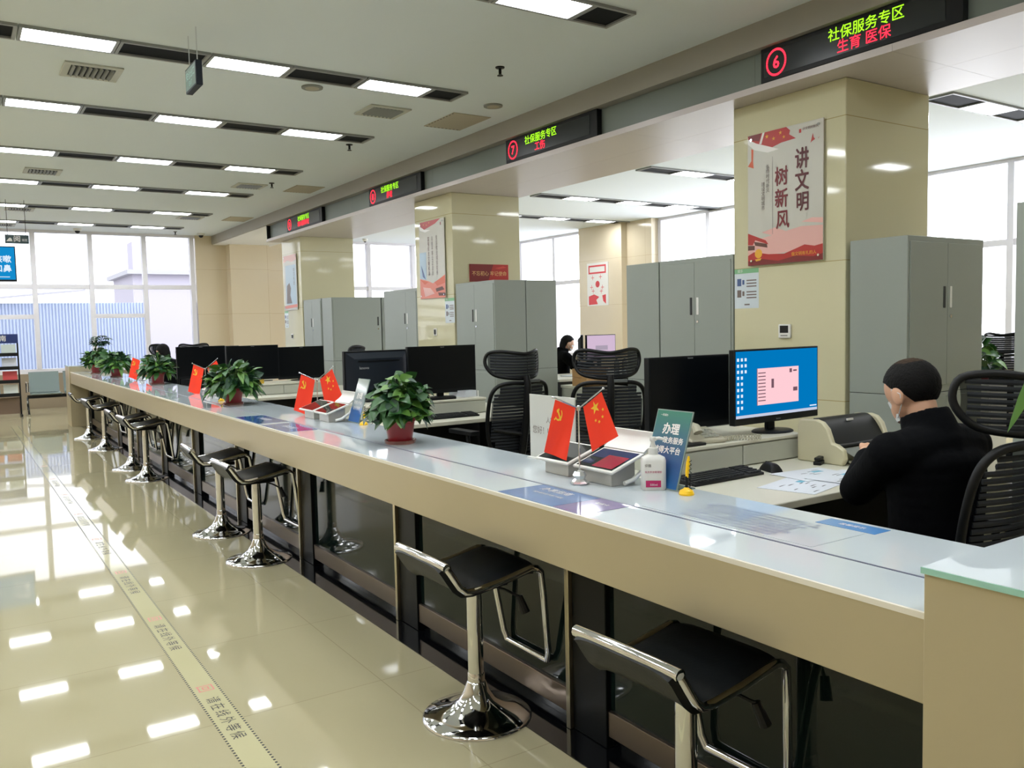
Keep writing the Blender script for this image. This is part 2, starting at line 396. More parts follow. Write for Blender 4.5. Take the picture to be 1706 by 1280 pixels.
for r, y in enumerate([-.1, 2.2] + ROWS):
    rn = RN[r - 2] if r >= 2 else None
    for c in range(6):                      # columns counted from the bulkhead
        x = 3.265 - 1.235 * c
        vis = c < 3 and r >= 3 or (r == 2 and c == 0)
        lb = ('lit ceiling lamp %s from the bulkhead, %s of hall lamps' % (ORD[c], rn)) if vis else 'lit hall ceiling lamp outside the picture'
        if L0 is None: L0 = lamp(x, y, lb)
        else: dup(L0, lb, (x, y, HC))
        xi = x + .5 if c == 0 else x + .615
        vis = c < 3 and r >= 3 or (r == 2 and c == 0)
        lb = ('dark ceiling insert %s from the bulkhead, %s of hall lamps' % (ORD[c], rn)) if vis else 'dark ceiling insert outside the picture'
        if c == 0: insert(xi - .03, y, lb, .33)
        elif I0 is None: I0 = insert(xi, y, lb)
        else: dup(I0, lb, (xi, y, HC))
B = 0
for r, y in enumerate([4.58, 8.62, 11.12, 13.4]):
    rn = ['foreground', 'second', 'third', 'farthest'][r]
    for c in range(4):
        x = 8.1 + 1.13 * c
        dup(I0, 'dark ceiling insert over the back office, %s from left, %s row' % (ORD[c], rn), (x, y, HC))['group'] = 'dark inserts over the back office'
        if x + .6 < XR - .2:
            dup(L0, 'lit lamp over the back office, %s from left, %s row' % (ORD[c], rn), (x + .6, y, HC))['group'] = 'back office ceiling lamps'
for y in (2.35, .15):                      # unseen office lamps, added to light the near side of the pillars
    for c in range(3): dup(L0, 'added office ceiling lamp outside the picture', (7.0 + 1.9 * c, y, HC))['group'] = 'added office lamps outside the picture'
# ---------------------------------------------------------------- steel filing cabinets
M_cab = mat('grey painted steel', (146, 153, 146), .38, noise=.02, nscale=3)
M_cabin = mat('dark cabinet gap', (40, 42, 42), .6)
def cabinet(label, x, y, rz, w=.86, d=.41, h=1.91, doors=2, hdl=None, group='steel filing cabinets'):
    """front faces local -Y; origin at the floor in the middle of the front"""
    t = thing('filing_cabinet', label, 'cabinet', (x, y, 0), rz, group)
    seam = .905
    MB().box(-w / 2, w / 2, .0, d, seam + .002, h).out('upper_body', M_cab, t, bev=.003)
    MB().box(-w / 2, w / 2, .0, d, .0, seam - .002).out('lower_body', M_cab, t, bev=.003)
    MB().box(-w / 2 + .004, w / 2 - .004, .01, d - .004, seam - .003, seam + .003).out('seam', M_cabin, t)
    mid = 0 if hdl is None else hdl
    edges = [(-w / 2 + .022, mid - .0015), (mid + .0015, w / 2 - .022)] if doors == 2 else [(-w / 2 + .022, w / 2 - .022)]
    for z0, z1, hz in ((seam + .05, h - .035, seam + .62), (.06, seam - .025, .6)):
        for k, (a, b) in enumerate(edges):
            dr = MB().box(a, b, -.006, 0.002, z0, z1).out('door', M_cab, t, bev=.002)
            hx = (b - .035) if (k == 0 and doors == 2) or (doors == 1 and hdl == 'r') else a + .035
            MB().box(hx - .012, hx + .012, -.010, -.005, hz - .07, hz + .07).out('handle', M_white if k else M_cabin, dr, bev=.003)
            if k or doors == 1: MB().cyl((hx, -.005, hz - .125), (hx, -.012, hz - .125), .011, n=12).out('lock', M_chrome, dr)
    return t
cabinet('grey two part filing cabinet in front of the nearest poster pillar, beside the seated clerk', 5.459, 3.13, 0, w=.88)
cabinet('grey filing cabinet with handles facing the counter, left of the nearest pillar', 5.03, 4.97, -PI / 2, w=.81)
cabinet('grey filing cabinet turned sideways showing its plain side, left of the nearest pillar', 5.45, 5.80, PI, w=.84)
cabinet('grey filing cabinet with handles below the red banner on the middle pillar', 5.03, 8.43, -PI / 2, w=.86)
cabinet('grey filing cabinet behind the one below the red banner, only its side showing', 5.87, 8.43, PI / 2, w=.86, d=.42)
cabinet('grey filing cabinet just left of the middle poster pillar', 5.03, 10.37, -PI / 2, w=1.0, hdl=.18)
cabinet('grey filing cabinet with handles facing the hall, beside the farthest pillar', 5.03, 13.68, -PI / 2, w=.82)
cabinet('grey filing cabinet facing the camera before the farthest pillar, handle on its right', 5.46, 12.84, 0, w=.84, d=.42, doors=1, hdl='r')
cabinet('grey filing cabinet facing the camera, right of the one before the farthest pillar', 6.33, 12.84, 0, w=.86, d=.42, doors=1, hdl='l')
cabinet('grey filing cabinet at the right edge of the picture, just a sliver showing', 4.545, 1.61, 0, w=.88, d=.42)

# ---------------------------------------------------------------- posters and notices
M_paper = mat('poster board', (196, 194, 184), .25)
M_red = mat('poster red', (176, 40, 36), .3); M_dred = mat('poster dark red', (120, 26, 30), .3)
M_gold = mat('poster gold', (226, 168, 50), .3); M_pink = mat('poster pink', (222, 172, 164), .3)
M_ink = mat('poster ink', (84, 18, 26), .4); M_ink2 = mat('poster red ink', (112, 20, 30), .4); M_inkg = mat('poster grey ink', (110, 96, 92), .4); M_pw = mat('poster white', (232, 230, 226), .25)
M_brown = mat('poster brown', (92, 52, 40), .4); M_sky = mat('poster pale blue', (168, 192, 210), .3); M_blue = mat('poster blue', (70, 92, 140), .3)
M_orange = mat('poster orange', (206, 92, 52), .3); M_orange2 = mat('poster salmon', (214, 120, 98), .3)
def star(cx, cy, r, rot=0, k=.382):
    return [(cx + (r if i % 2 == 0 else r * k) * math.sin(rot + i * PI / 5), cy + (r if i % 2 == 0 else r * k) * math.cos(rot + i * PI / 5)) for i in range(10)]
def disc(cx, cy, r, n=20): return [(cx + r * math.cos(2 * PI * i / n), cy + r * math.sin(2 * PI * i / n)) for i in range(n)]
def tri(mb, p, z, M=None):
    """concave polygon: filled through bmesh triangulation"""
    n = len(p); a = sum(p[i][0] * p[(i + 1) % n][1] - p[(i + 1) % n][0] * p[i][1] for i in range(n))
    if a < 0: p = p[::-1]
    vv = [mb.bm.verts.new((M @ V((x, y, z))) if M else V((x, y, z))) for x, y in p]
    f = mb.bm.faces.new(vv); f.material_index = mb.mi; f.normal_update(); bmesh.ops.triangulate(mb.bm, faces=[f])
def clip(p, x=.325, y=.473): return [(max(-x, min(x, a)), max(-y, min(y, b))) for a, b in p]
HAMMER = [(-.50, .36), (-.16, .62), (-.02, .44), (-.12, .36), (.62, -.40), (.46, -.56), (-.28, .20), (-.36, .10)]
def sickle():
    o = [(.02 + .62 * math.cos(t), .0 + .62 * math.sin(t)) for t in [math.radians(62 - 18.5 * i) for i in range(12)]]
    i_ = [(-.05 + .50 * math.cos(t), .06 + .50 * math.sin(t)) for t in [math.radians(-140 + 17.5 * i) for i in range(12)]]
    return o + [(-.62, -.56), (-.56, -.66)][::-1][:0] + i_
def emblem(mb, cx, cy, s, z, M=None):
    tri(mb, [(cx + s * x, cy + s * y) for x, y in HAMMER], z, M)
    tri(mb, [(cx + s * x, cy + s * y) for x, y in sickle()], z + .0002, M)
    tri(mb, [(cx + s * x, cy + s * y) for x, y in [(-.40, -.34), (-.30, -.46), (-.56, -.70), (-.66, -.58)]], z + .0003, M)
def poster(label, y, z, art, words, w=.654, h=.95, M=None, th=.008, x=5.014, group='posters on the pillars'):
    t = thing('poster', label, 'poster', M=M if M is not None else WX(x - th - .014, y, z), group=group)
    mb = MB(); mb.box(-w / 2, w / 2, -h / 2, h / 2, -th, 0)
    mb.mi = 0; mats = [M_paper]
    L = 0
    for m, polys in art:
        if m not in mats: mats.append(m)
        mb.mi = mats.index(m)
        for p in polys:
            L += 1; tri(mb, clip(p, w / 2 - .001, h / 2 - .001), .0004 + .00008 * L)
    mb.keep = True
    mb.out('board', mats, t, smooth=0)
    for s, hh, m, px, py, kw in words:
        text(s, hh, m, t, TR(px, py, .003), **kw)
    for sx in (-1, 1):
        for sy in (-1, 1): MB().cyl((sx * (w / 2 - .035), sy * (h / 2 - .035), -th - .0138), (sx * (w / 2 - .035), sy * (h / 2 - .035), .008), .009, n=10).out('fixing_stud', M_chrome, t)
    return t
VT = dict(vert=True, ax='CENTER', ay='TOP')
band = [(-.327, -.40), (-.27, -.376), (-.137, -.401), (.003, -.408), (.094, -.383), (.177, -.359), (.258, -.375), (.327, -.365), (.327, -.475), (-.327, -.475)]
fringe = [(-.327, -.44), (-.2, -.43), (-.05, -.455), (.1, -.43), (.25, -.445), (.327, -.43), (.327, -.475), (-.327, -.475)]
flag1 = [(-.327, .475), (.02, .475), (.054, .445), (.046, .418), (.103, .381), (-.023, .374), (-.103, .356), (-.247, .409), (-.321, .45)]
wh1 = [(-.327, .451), (-.247, .409), (-.103, .356), (-.044, .333), (-.142, .325), (-.264, .364), (-.324, .415)]
art1 = [(M_red, [flag1]), (M_pw, [wh1, [(-.19, .474), (-.17, .474), (-.2, .395), (-.22, .40)]]), (M_dred, [[(-.327, .475), (-.2, .475), (-.22, .42), (-.30, .44)]]),
        (M_gold, [star(-.15, .44, .018), star(-.09, .415, .016), star(-.03, .445, .016), star(.0, .41, .014)]),
        (M_orange, [[(-.293, .378), (-.273, .366), (-.276, .287), (-.271, .233), (-.325, .255), (-.293, .29)]]),
        (M_pink, [[(-.327, -.30), (-.05, -.26), (.15, -.23), (.327, -.24), (.327, -.38), (-.327, -.42)], [(.15, -.20), (.236, -.18), (.327, -.19), (.327, -.225)], [(-.2, -.24), (-.08, -.215), (.02, -.25), (-.1, -.27)]]),
        (M_red, [[(.13, .41), (.148, .41), (.148, .435), (.13, .435)], [(.225, .325), (.244, .39), (.25, .36), (.262, .345), (.236, .335)], [(.285, .345), (.30, .36), (.29, .345)]]),
        (M_red, [band, [(-.327, -.235), (-.161, -.299), (-.137, -.33), (-.258, -.29), (-.28, -.325), (-.327, -.32)]]),
        (M_brown, [[(-.27, -.30), (-.15, -.325), (-.146, -.353), (-.258, -.33)], [(-.327, -.325), (-.262, -.33), (-.264, -.36), (-.327, -.36)]]),
        (M_dred, [fringe]), (M_gold, [disc(-.228, -.39, .034), [(-.26, -.43), (-.2, -.425), (-.21, -.44), (-.25, -.445)]]), (M_inkg, [[(-.1005, .29), (-.0975, .29), (-.0975, -.26), (-.1005, -.26)]])]
p1 = poster('white poster with large red brush writing on the nearest pillar', 4.057, 2.278, art1, [
    (['讲'], .15, M_ink, .155, .30, dict(VT, sx=.8, bold=.0035)), (['文'], .15, M_ink, .155, .15, dict(VT, sx=.8, bold=.0035)), (['明'], .14, M_ink, .16, .0, dict(VT, sx=.8, bold=.003)),
    (['树'], .14, M_ink2, -.02, .20, dict(VT, sx=.85, bold=.003)), (['新'], .14, M_ink2, -.02, .045, dict(VT, sx=.85, bold=.003)), (['风'], .14, M_ink2, -.01, -.105, dict(VT, sx=.85, bold=.003)),
    (list('弘扬时代新风'), .034, M_inkg, -.142, .24, VT), (list('建设文明城市'), .034, M_inkg, -.184, .12, VT),
    ('讲文明树新风', .022, M_ink, .225, .43, {}), ('做文明有礼的人', .03, M_gold, .171, -.419, {})])
sp = [star(x, y, .012) for x, y in ((-.2, .44), (-.12, .43), (-.05, .45))]
art2 = [(M_red, [[(-.295, .474), (.24, .474), (.102, .425), (-.181, .379), (-.274, .422)]]), (M_pw, [[(-.327, .44), (-.18, .379), (-.02, .36), (-.16, .345), (-.30, .38)]]), (M_gold, sp),
        (M_sky, [[(-.327, .10), (-.144, .10), (-.15, -.235), (-.327, -.235)]]), (M_blue, [[(-.29, -.05), (-.24, -.12), (-.172, -.238), (-.25, -.20)]]),
        (M_orange2, [[(-.327, -.22), (-.1, -.26), (.013, -.292), (.2, -.24), (.327, -.20), (.327, -.475), (-.327, -.475)]]),
        (M_orange, [[(.05, -.28), (.327, -.21), (.327, -.30), (.12, -.33)], [(-.327, -.23), (-.1, -.27), (-.2, -.30)]]), (M_pink, [[(-.25, -.33), (-.05, -.35), (.05, -.42), (-.2, -.45)]]),
        (M_brown, [[(.08, -.36), (.25, -.34), (.30, -.38), (.10, -.40)], [(.14, -.41), (.327, -.42), (.327, -.455), (.16, -.45)]]), (M_dred, [[(.23, .395), (.255, .395), (.255, .43), (.23, .43)]])]
cols = ['富强民主文明和谐', '自由平等公正法治', '爱国敬业诚信友善']
poster('white poster with columns of small writing and an orange skyline on the middle pillar', 9.365, 2.235, art2,
       [(list(c), .06, M_inkg if k else M_ink, (-.075, .02, .134)[k], .28, dict(VT, sx=.8)) for k, c in enumerate(cols)])
art3 = [(M_pink, [[(-.327, .475), (.327, .475), (.327, .38), (.1, .35), (-.1, .39), (-.327, .36)]]), (M_sky, [[(-.24, .30), (.30, .30), (.30, -.38), (-.24, -.38)]]),
        (M_inkg, [[(-.18, -.05), (-.05, .0), (.02, -.10), (-.02, -.22), (.06, -.36), (-.22, -.36), (-.2, -.2)]]), (M_orange2, [[(-.327, -.40), (.327, -.38), (.327, -.43), (-.327, -.45)]])]
poster('pale blue and pink poster on the farthest pillar', 14.60, 2.235, art3, [(list('学习先进'), .075, M_inkg, .2, .24, VT)])
def notice(label, y, z, x=5.014, w=.232, h=.297, top=(120, 176, 130)):
    t = thing('notice', label, 'notice', M=WX(x - .0012, y, z), group='paper notices on the pillars')
    m_t = mat('notice green %s' % (top,), top, .4); mb = MB(); mb.box(-w / 2, w / 2, -h / 2, h / 2, -.001, 0); mats = [mat('notice paper', (206, 216, 222), .4), m_t, M_blue, M_inkg]
    mb.mi = 1; mb.flat([(-w / 2, h / 2), (w / 2, h / 2), (w / 2, h / 2 - .035), (-w / 2, h / 2 - .035)], .0004)
    mb.mi = 2; mb.flat([(-.09, .02), (-.05, .02), (-.05, .075), (-.09, .075)], .0004); mb.flat([(-.04, .03), (-.02, .03), (-.02, .065), (-.04, .065)], .0004)
    mb.mi = 3; mb.flat([(-.09, -.065), (-.05, -.065), (-.05, -.01), (-.09, -.01)], .0004); mb.flat([(-.04, -.055), (-.02, -.055), (-.02, -.02), (-.04, -.02)], .0004)
    for k in range(3):
        for c in (.055, -.03): mb.flat([(0, c - .022 * k), (.095, c - .022 * k), (.095, c + .009 - .022 * k), (0, c + .009 - .022 * k)], .0004)
    mb.flat([(-.02, -.125), (.03, -.125), (.03, -.115), (-.02, -.115)], .0004)
    mb.keep = True; mb.out('sheet', mats, t, smooth=0)
    text('提示', .026, M_pw, t, TR(-.06, h / 2 - .018, .0008))
notice('blue and white paper notice below the poster on the nearest pillar', 4.419, 1.64)
notice('blue and white paper notice below the poster on the middle pillar', 8.985, 1.60)
notice('paper notice below the poster on the farthest pillar', 14.93, 1.60, w=.2)
# thermostat, switches
t = thing('thermostat', 'small white thermostat with dark screen on the nearest pillar', 'thermostat', M=WX(5.014, 4.06, 1.318))
MB().box(-.053, .053, -.05, .05, 0, .018).out('housing', M_white, t, bev=.006); MB().box(-.036, .036, -.012, .04, .018, .020).out('screen', M_black, t); MB().box(-.03, .03, -.036, -.026, .018, .020).out('button_row', mat('grey plastic', (150, 150, 146), .4), t)
def switch(label, y, z, n=1, w=.08):
    t = thing('wall_switch', label, 'switch', M=WX(5.014, y, z), group='switches on the pillars')
    MB().box(-w / 2, w / 2, -.045, .045, 0, .01).out('plate', M_white, t, bev=.003)
    for k in range(n):
        a = -w / 2 + .012 + (w - .024) * k / n; MB().box(a + .003, a + (w - .024) / n - .003, -.03, .03, .01, .013).out('rocker', M_cabin, t, bev=.001)
switch('white wall switch on the middle pillar above the black monitors', 9.36, 1.345, 1)
switch('white double wall switch on the farthest pillar', 14.64, 1.30, 2, .12)
# red banner poster on the middle pillar's near face
t = thing('banner_sign', 'wide red banner sign on the near face of the middle pillar above a cabinet', 'banner', M=WY(5.51, 8.872, 2.045))
mb = MB(); mb.box(-.275, .275, -.105, .105, -.006, .002); mb.mi = 1; mb.flat([(-.275, -.105), (-.02, -.105), (.06, .105), (-.275, .105)], .0026)
mb.mi = 2; mb.flat([(.08, .06), (.2, .085), (.25, .07), (.14, .05)], .003); mb.keep = True
mb.out('board', [M_red, M_dred, mat('banner light red', (206, 70, 60), .3)], t, smooth=0)
text('不忘初心 牢记使命', .06, mat('gold lettering', (232, 184, 120), .35), t, TR(0, -.01, .005))
# poster on the pilaster in the back office
t = thing('poster', 'white poster with a red frame and red drawing on the far back office pilaster', 'poster', M=WX(XR - .308, 14.115, 2.235))
mb = MB(); mb.box(-.35, .35, -.45, .45, -.006, 0); mb.mi = 1
mb.flat([(-.30, .40), (.28, .40), (.28, .22), (-.30, .22)], .0006); mb.mi = 0; mb.flat([(-.26, .365), (.24, .365), (.24, .255), (-.26, .255)], .0012)
mb.mi = 1; tri(mb, [(-.30, -.25), (-.12, -.21), (.05, -.27), (-.05, -.33), (.0, -.42), (-.30, -.43)], .0006); tri(mb, [(.15, -.24), (.27, -.22), (.27, -.42), (.18, -.36)], .0006)
mb.flat(disc(0, 0.0, .07), .0006)
for x, y in ((-.16, .14), (.1, .15), (-.2, -.06), (.16, -.07), (-.15, -.14), (.12, -.15)): mb.flat([(x - .05, y - .006), (x + .05, y - .006), (x + .05, y + .006), (x - .05, y + .006)], .0006); mb.flat([(x - .006, y - .05), (x + .006, y - .05), (x + .006, y + .05), (x - .006, y + .05)], .0008)
mb.keep = True; mb.out('board', [M_pw, mat('bright red print', (214, 60, 66), .4)], t, smooth=0)

# ---------------------------------------------------------------- LED signs on the bulkhead
M_led = mat('led sign face', (30, 34, 36), .25); M_ledr = emis('red led', (255, 40, 60), 3.2); M_ledg = emis('green led', (170, 255, 40), 1.5)
def led(label, y0, y1, num, green, red, gsp):
    yc = (y0 + y1) / 2; L = y1 - y0
    t = thing('led_sign', label, 'sign', M=WX(4.80, yc, 3.152), group='led signs over the counter')
    MB().box(-L / 2, L / 2, -.115, .115, -.058, -.004).out('housing', M_black, t, bev=.004)
    MB().box(-L / 2 + .03, L / 2 - .10, -.085, .085, -.006, -.001).out('screen', M_led, t)
    f = t_ring = MB()
    n = 32
    for i in range(n):
        a0, a1 = 2 * PI * i / n, 2 * PI * (i + .86) / n; x0 = -L / 2 + .135
        f.faces([(x0 + r * .085 * math.cos(a), .092 * r * math.sin(a), .001) for a, r in ((a0, .84), (a0, 1), (a1, 1), (a1, .84))], [(0, 3, 2, 1)])
    f.out('number_ring', M_ledr, t, smooth=0)
    text(num, .115, M_ledr, t, TR(-L / 2 + .135, -.005, .0015), name='number', bold=.002)
    g = text(green, .088, M_ledg, t, TR(gsp, .044, .0015), name='green_lettering', bold=.0006)
    text(red, .088, M_ledr, t, TR(gsp - .01, -.042, .0015), name='red_lettering')
    return t
led('led sign with a red number 6 over the nearest pillar', 2.68, 4.10, '6', '社保服务专区', '生育 医保', .10)
led('led sign with a red number 7, second nearest over the counter', 5.90, 7.36, '7', '社保服务专区', '工伤', -.12)
led('led sign third nearest over the counter, just before the middle pillar', 9.24, 10.75, '8', '社保服务专区', '养老', -.10)
led('led sign farthest along the bulkhead over the counter', 12.50, 14.10, '9', '社保服务专区', '城乡居民养老', .0)

# ---------------------------------------------------------------- bar stools
M_leather = mat('black leatherette', (13, 16, 18), .42, spec=.3, bump=.05, nscale=120)
def stool():
    t = thing('bar_stool', '', 'stool', (1.51, 2.586, 0), 0, 'chrome bar stools along the counter')
    MB().lathe([(.197, 0), (.197, .008), (.19, .014), (.15, .022), (.10, .040), (.065, .066), (.045, .10), (.034, .13), (.028, .137)], 48).out('base', M_chrome, t, smooth=50)
    MB().lathe([(.0285, .125), (.0285, .40), (.0285, .43), (.024, .50)], 24).lathe([(.031, .125), (.031, .16), (.0285, .165)], 24).out('post', M_chrome, t)
    prof = [(-.205, .615), (-.195, .602), (-.178, .575), (-.158, .545), (-.135, .525), (-.10, .522), (0, .535), (.09, .553), (.125, .560), (.150, .556), (.168, .540)]
    hw = .178
    fr = MB()
    for s in (-1, 1): fr.tube([(x, s * hw, z) for x, z in prof] + [(.185, s * (hw - .01), .45), (.215, s * (hw - .03), .23), (.222, s * (hw - .045), .195)], .012, 10)
    fr.tube([(.222, s * (hw - .045) * 1, .195) for s in (-1, 1)], .012, 10)
    fr.out('seat_frame', M_chrome, t, smooth=60)
    lip = MB(); lip.tube([(-.205, -hw - .004, .616), (-.207, -.09, .619), (-.208, 0, .62), (-.207, .09, .619), (-.205, hw + .004, .616)], .016, 12, flat=1.0)
    lip.out('back_rail', M_chrome, t, smooth=60)
    def pad(u, v):
        k = u * (len(prof) - 2); i = min(int(k), len(prof) - 3); f = k - i
        x = prof[i][0] * (1 - f) + prof[i + 1][0] * f; z = prof[i][1] * (1 - f) + prof[i + 1][1] * f
        y = (v - .5) * 2 * (hw - .008); return (x, y, z + .012 * (1 - (2 * v - 1) ** 6) + .004)
    MB().sheet(pad, 36, 12, .028).out('seat_pad', M_leather, t, smooth=40)
    MB().box(-.09, .09, -.09, .09, .485, .507).out('mounting_plate', M_black, t, bev=.006)
    lv = MB(); lv.tube([(.02, -.02, .492), (.07, -.10, .475), (.10, -.14, .455)], .005, 8); lv.tube([(.10, -.14, .458), (.115, -.158, .40)], [.012, .016], 10)
    lv.out('gas_lever', M_black, t)
    return t
st = stool()
st_l = ['chrome bar stool with black seat at the foreground right, cut by the picture bottom', 'chrome bar stool with black seat at the bottom centre, whole base in view',
        'third nearest chrome bar stool, at left of centre with its whole base showing', 'fourth nearest chrome bar stool, tucked just behind the third',
        'fifth nearest chrome bar stool, front one of the middle distance pair', 'sixth nearest chrome bar stool, rear one of the middle distance pair',
        'second farthest chrome bar stool, near the far end of the counter', 'farthest chrome bar stool, next to the far end block of the counter']
for k, (y, a) in enumerate([(1.535, .03), (2.586, 0), (5.19, .02), (6.05, -.05), (8.77, .03), (9.57, 0), (11.43, .06), (12.85, -.03)]):
    if k == 0: st['label'] = st_l[0]; st.location = (1.51, y, .0); st.rotation_euler = (0, 0, a)
    else: dup(st, st_l[k], (1.51, y, .0), a)
# ---------------------------------------------------------------- things on the counter
CT = .845
M_leaf = mat('deep green leaf', (48, 92, 44), .4, noise=.25, nscale=14); M_leaf2 = mat('fresh green leaf', (92, 134, 58), .4, noise=.2, nscale=14)
M_leaf3 = mat('dark green leaf', (28, 62, 40), .42, noise=.2, nscale=14)
M_stem = mat('leaf stem', (92, 122, 62), .5); M_soil = mat('potting soil', (52, 42, 34), .9, bump=.4, nscale=60)
M_pot = mat('dark red plastic pot', (142, 34, 40), .28); M_dish = mat('clear plastic dish', (176, 120, 110), .12, trans=.5)
def leaf(mb, p, d, up, L, Wd, bend, heart=True):
    """one leaf blade: starts at p, runs along d, folded on the midrib, tip bent towards -z"""
    d = V(d).normalized(); s = d.cross(V(up)).normalized(); n = s.cross(d).normalized()
    prof = [(0, .12), (.05, .62), (.12, .88), (.24, 1), (.4, .97), (.56, .8), (.72, .55), (.88, .25), (1, 0)] if heart else [(0, .15), (.15, .6), (.35, 1), (.6, .85), (.85, .4), (1, 0)]
    vs = []; fs = []
    for t, w in prof:
        c = V(p) + d * (L * t) - V((0, 0, 1)) * (bend * L * t * t) + n * 0
        back = -.1 * L if (heart and t == .05) else 0
        for q in (-1, 0, 1): vs.append(tuple(c + s * (q * w * Wd / 2) + n * (abs(q) * w * Wd * .16) + d * (back * abs(q))))
    for i in range(len(prof) - 1):
        for q in (0, 1): a = i * 3 + q; fs.append((a, a + 1, a + 4, a + 3))
    mb.faces(vs, fs)
def pothos(label, x, y, z0, R, top, n, ll, seed, heart=True, lw=.8, pr=.075, ph=.125, aim=None):
    rnd = random.Random(seed)
    t = thing('potted_plant', label, 'potted plant', (x, y, z0), 0, 'potted plants along the counter')
    MB().lathe([(pr * .76, .008), (pr * .78, .012), (pr * .97, ph - .02), (pr * 1.05, ph - .018), (pr * 1.07, ph), (pr * .98, ph), (pr * .95, ph - .015)], 28).out('pot', M_pot, t, smooth=40)
    MB().lathe([(pr * .7, 0), (pr * .98, .0), (pr * 1.04, .016), (pr * 1.0, .016), (pr * .94, .006)], 28).out('saucer', M_dish, t, smooth=40)
    MB().lathe([(.002, ph - .012), (pr * .94, ph - .014)], 20).out('soil', M_soil, t)
    st = MB(); lf = MB(); H = top - z0
    for i in range(n):
        u = (i + .5) / n; el = math.asin(min(1, max(-.22, 1.22 * u - .22))) ; az = i * 2.399963 + rnd.uniform(-.3, .3)
        k = rnd.uniform(.62, 1.0)
        hz = (H - ph * .7)
        end = V((math.cos(az) * math.cos(el) * R * k * .72, math.sin(az) * math.cos(el) * R * k * .72, ph + .02 + (math.sin(el) * (hz - .05) * k if el > 0 else math.sin(el) * .10 * k)))
        b = V((math.cos(az) * .03, math.sin(az) * .03, ph - .013)); m = b.lerp(end, .55) + V((0, 0, .03 + .04 * max(0, math.cos(el))))
        st.tube([b, m, end], [.0025, .002, .0015], 5)
        rad = V((math.cos(az), math.sin(az), 0)); tan = V((-rad.y, rad.x, 0)); top_ = max(0, math.sin(el))
        out = rad * rnd.uniform(.3, .95) + tan * rnd.uniform(-.9, .9) + V((0, 0, rnd.uniform(-.8, .5) + .5 * top_))
        upv = rad * rnd.uniform(.4, 1.0) + V((rnd.uniform(-.25, .25), rnd.uniform(-.25, .25), .9))
        lf.mi = 0 if rnd.random() < .5 else (1 if rnd.random() < .55 else 2)
        L = ll * rnd.uniform(.75, 1.2)
        leaf(lf, end, out, upv, L, L * lw * rnd.uniform(.85, 1.1), rnd.uniform(.1, .4), heart)
    st.out('stems', M_stem, t); lf.keep = True; lf.out('foliage', [M_leaf, M_leaf2, M_leaf3], t, smooth=180)
    return t
pothos('nearest potted plant, broad heart shaped leaves in a dark red pot', 1.797, 3.749, CT, .20, 1.16, 270, .062, 3, True, .95)
pothos('second nearest potted plant, narrower leaves, in front of the row of black monitors', 1.79, 6.65, CT, .235, 1.15, 230, .11, 5, False, .46)
pothos('third potted plant, between the two farther flag pairs', 1.887, 10.04, CT, .22, 1.155, 210, .10, 8, False, .55)
pothos('fourth potted plant, low and bushy near the far end of the counter', 1.80, 12.28, CT,   .25, 1.16, 210, .11, 13, False, .5)
p5 = pothos('fifth potted plant beside the far end block, with a tall thin crown above it', 1.744, 13.70, CT, .22, 1.20, 210, .10, 21, False, .5, aim=1)
cr = MB(); cl = MB(); rnd = random.Random(4)
for i in range(13):
    a = rnd.uniform(0, 2 * PI); tip = V((.06 + .12 * rnd.uniform(-.6, 1), .05 * math.sin(a), .42 + .14 * rnd.random()))
    cr.tube([(0, 0, .11), tip * .55 + V((0, 0, .1)), tip], [.004, .003, .0015], 5)
    for j in range(9):
        b = j * PI / 4.5 + rnd.uniform(-.2, .2); leaf(cl, tip, (math.cos(b), math.sin(b), .1), (0, 0, 1),   .10, .034, .5, False)
cr.out('tall_stems', M_stem, p5); cl.keep = True; cl.out('crown', M_leaf3, p5, smooth=180)

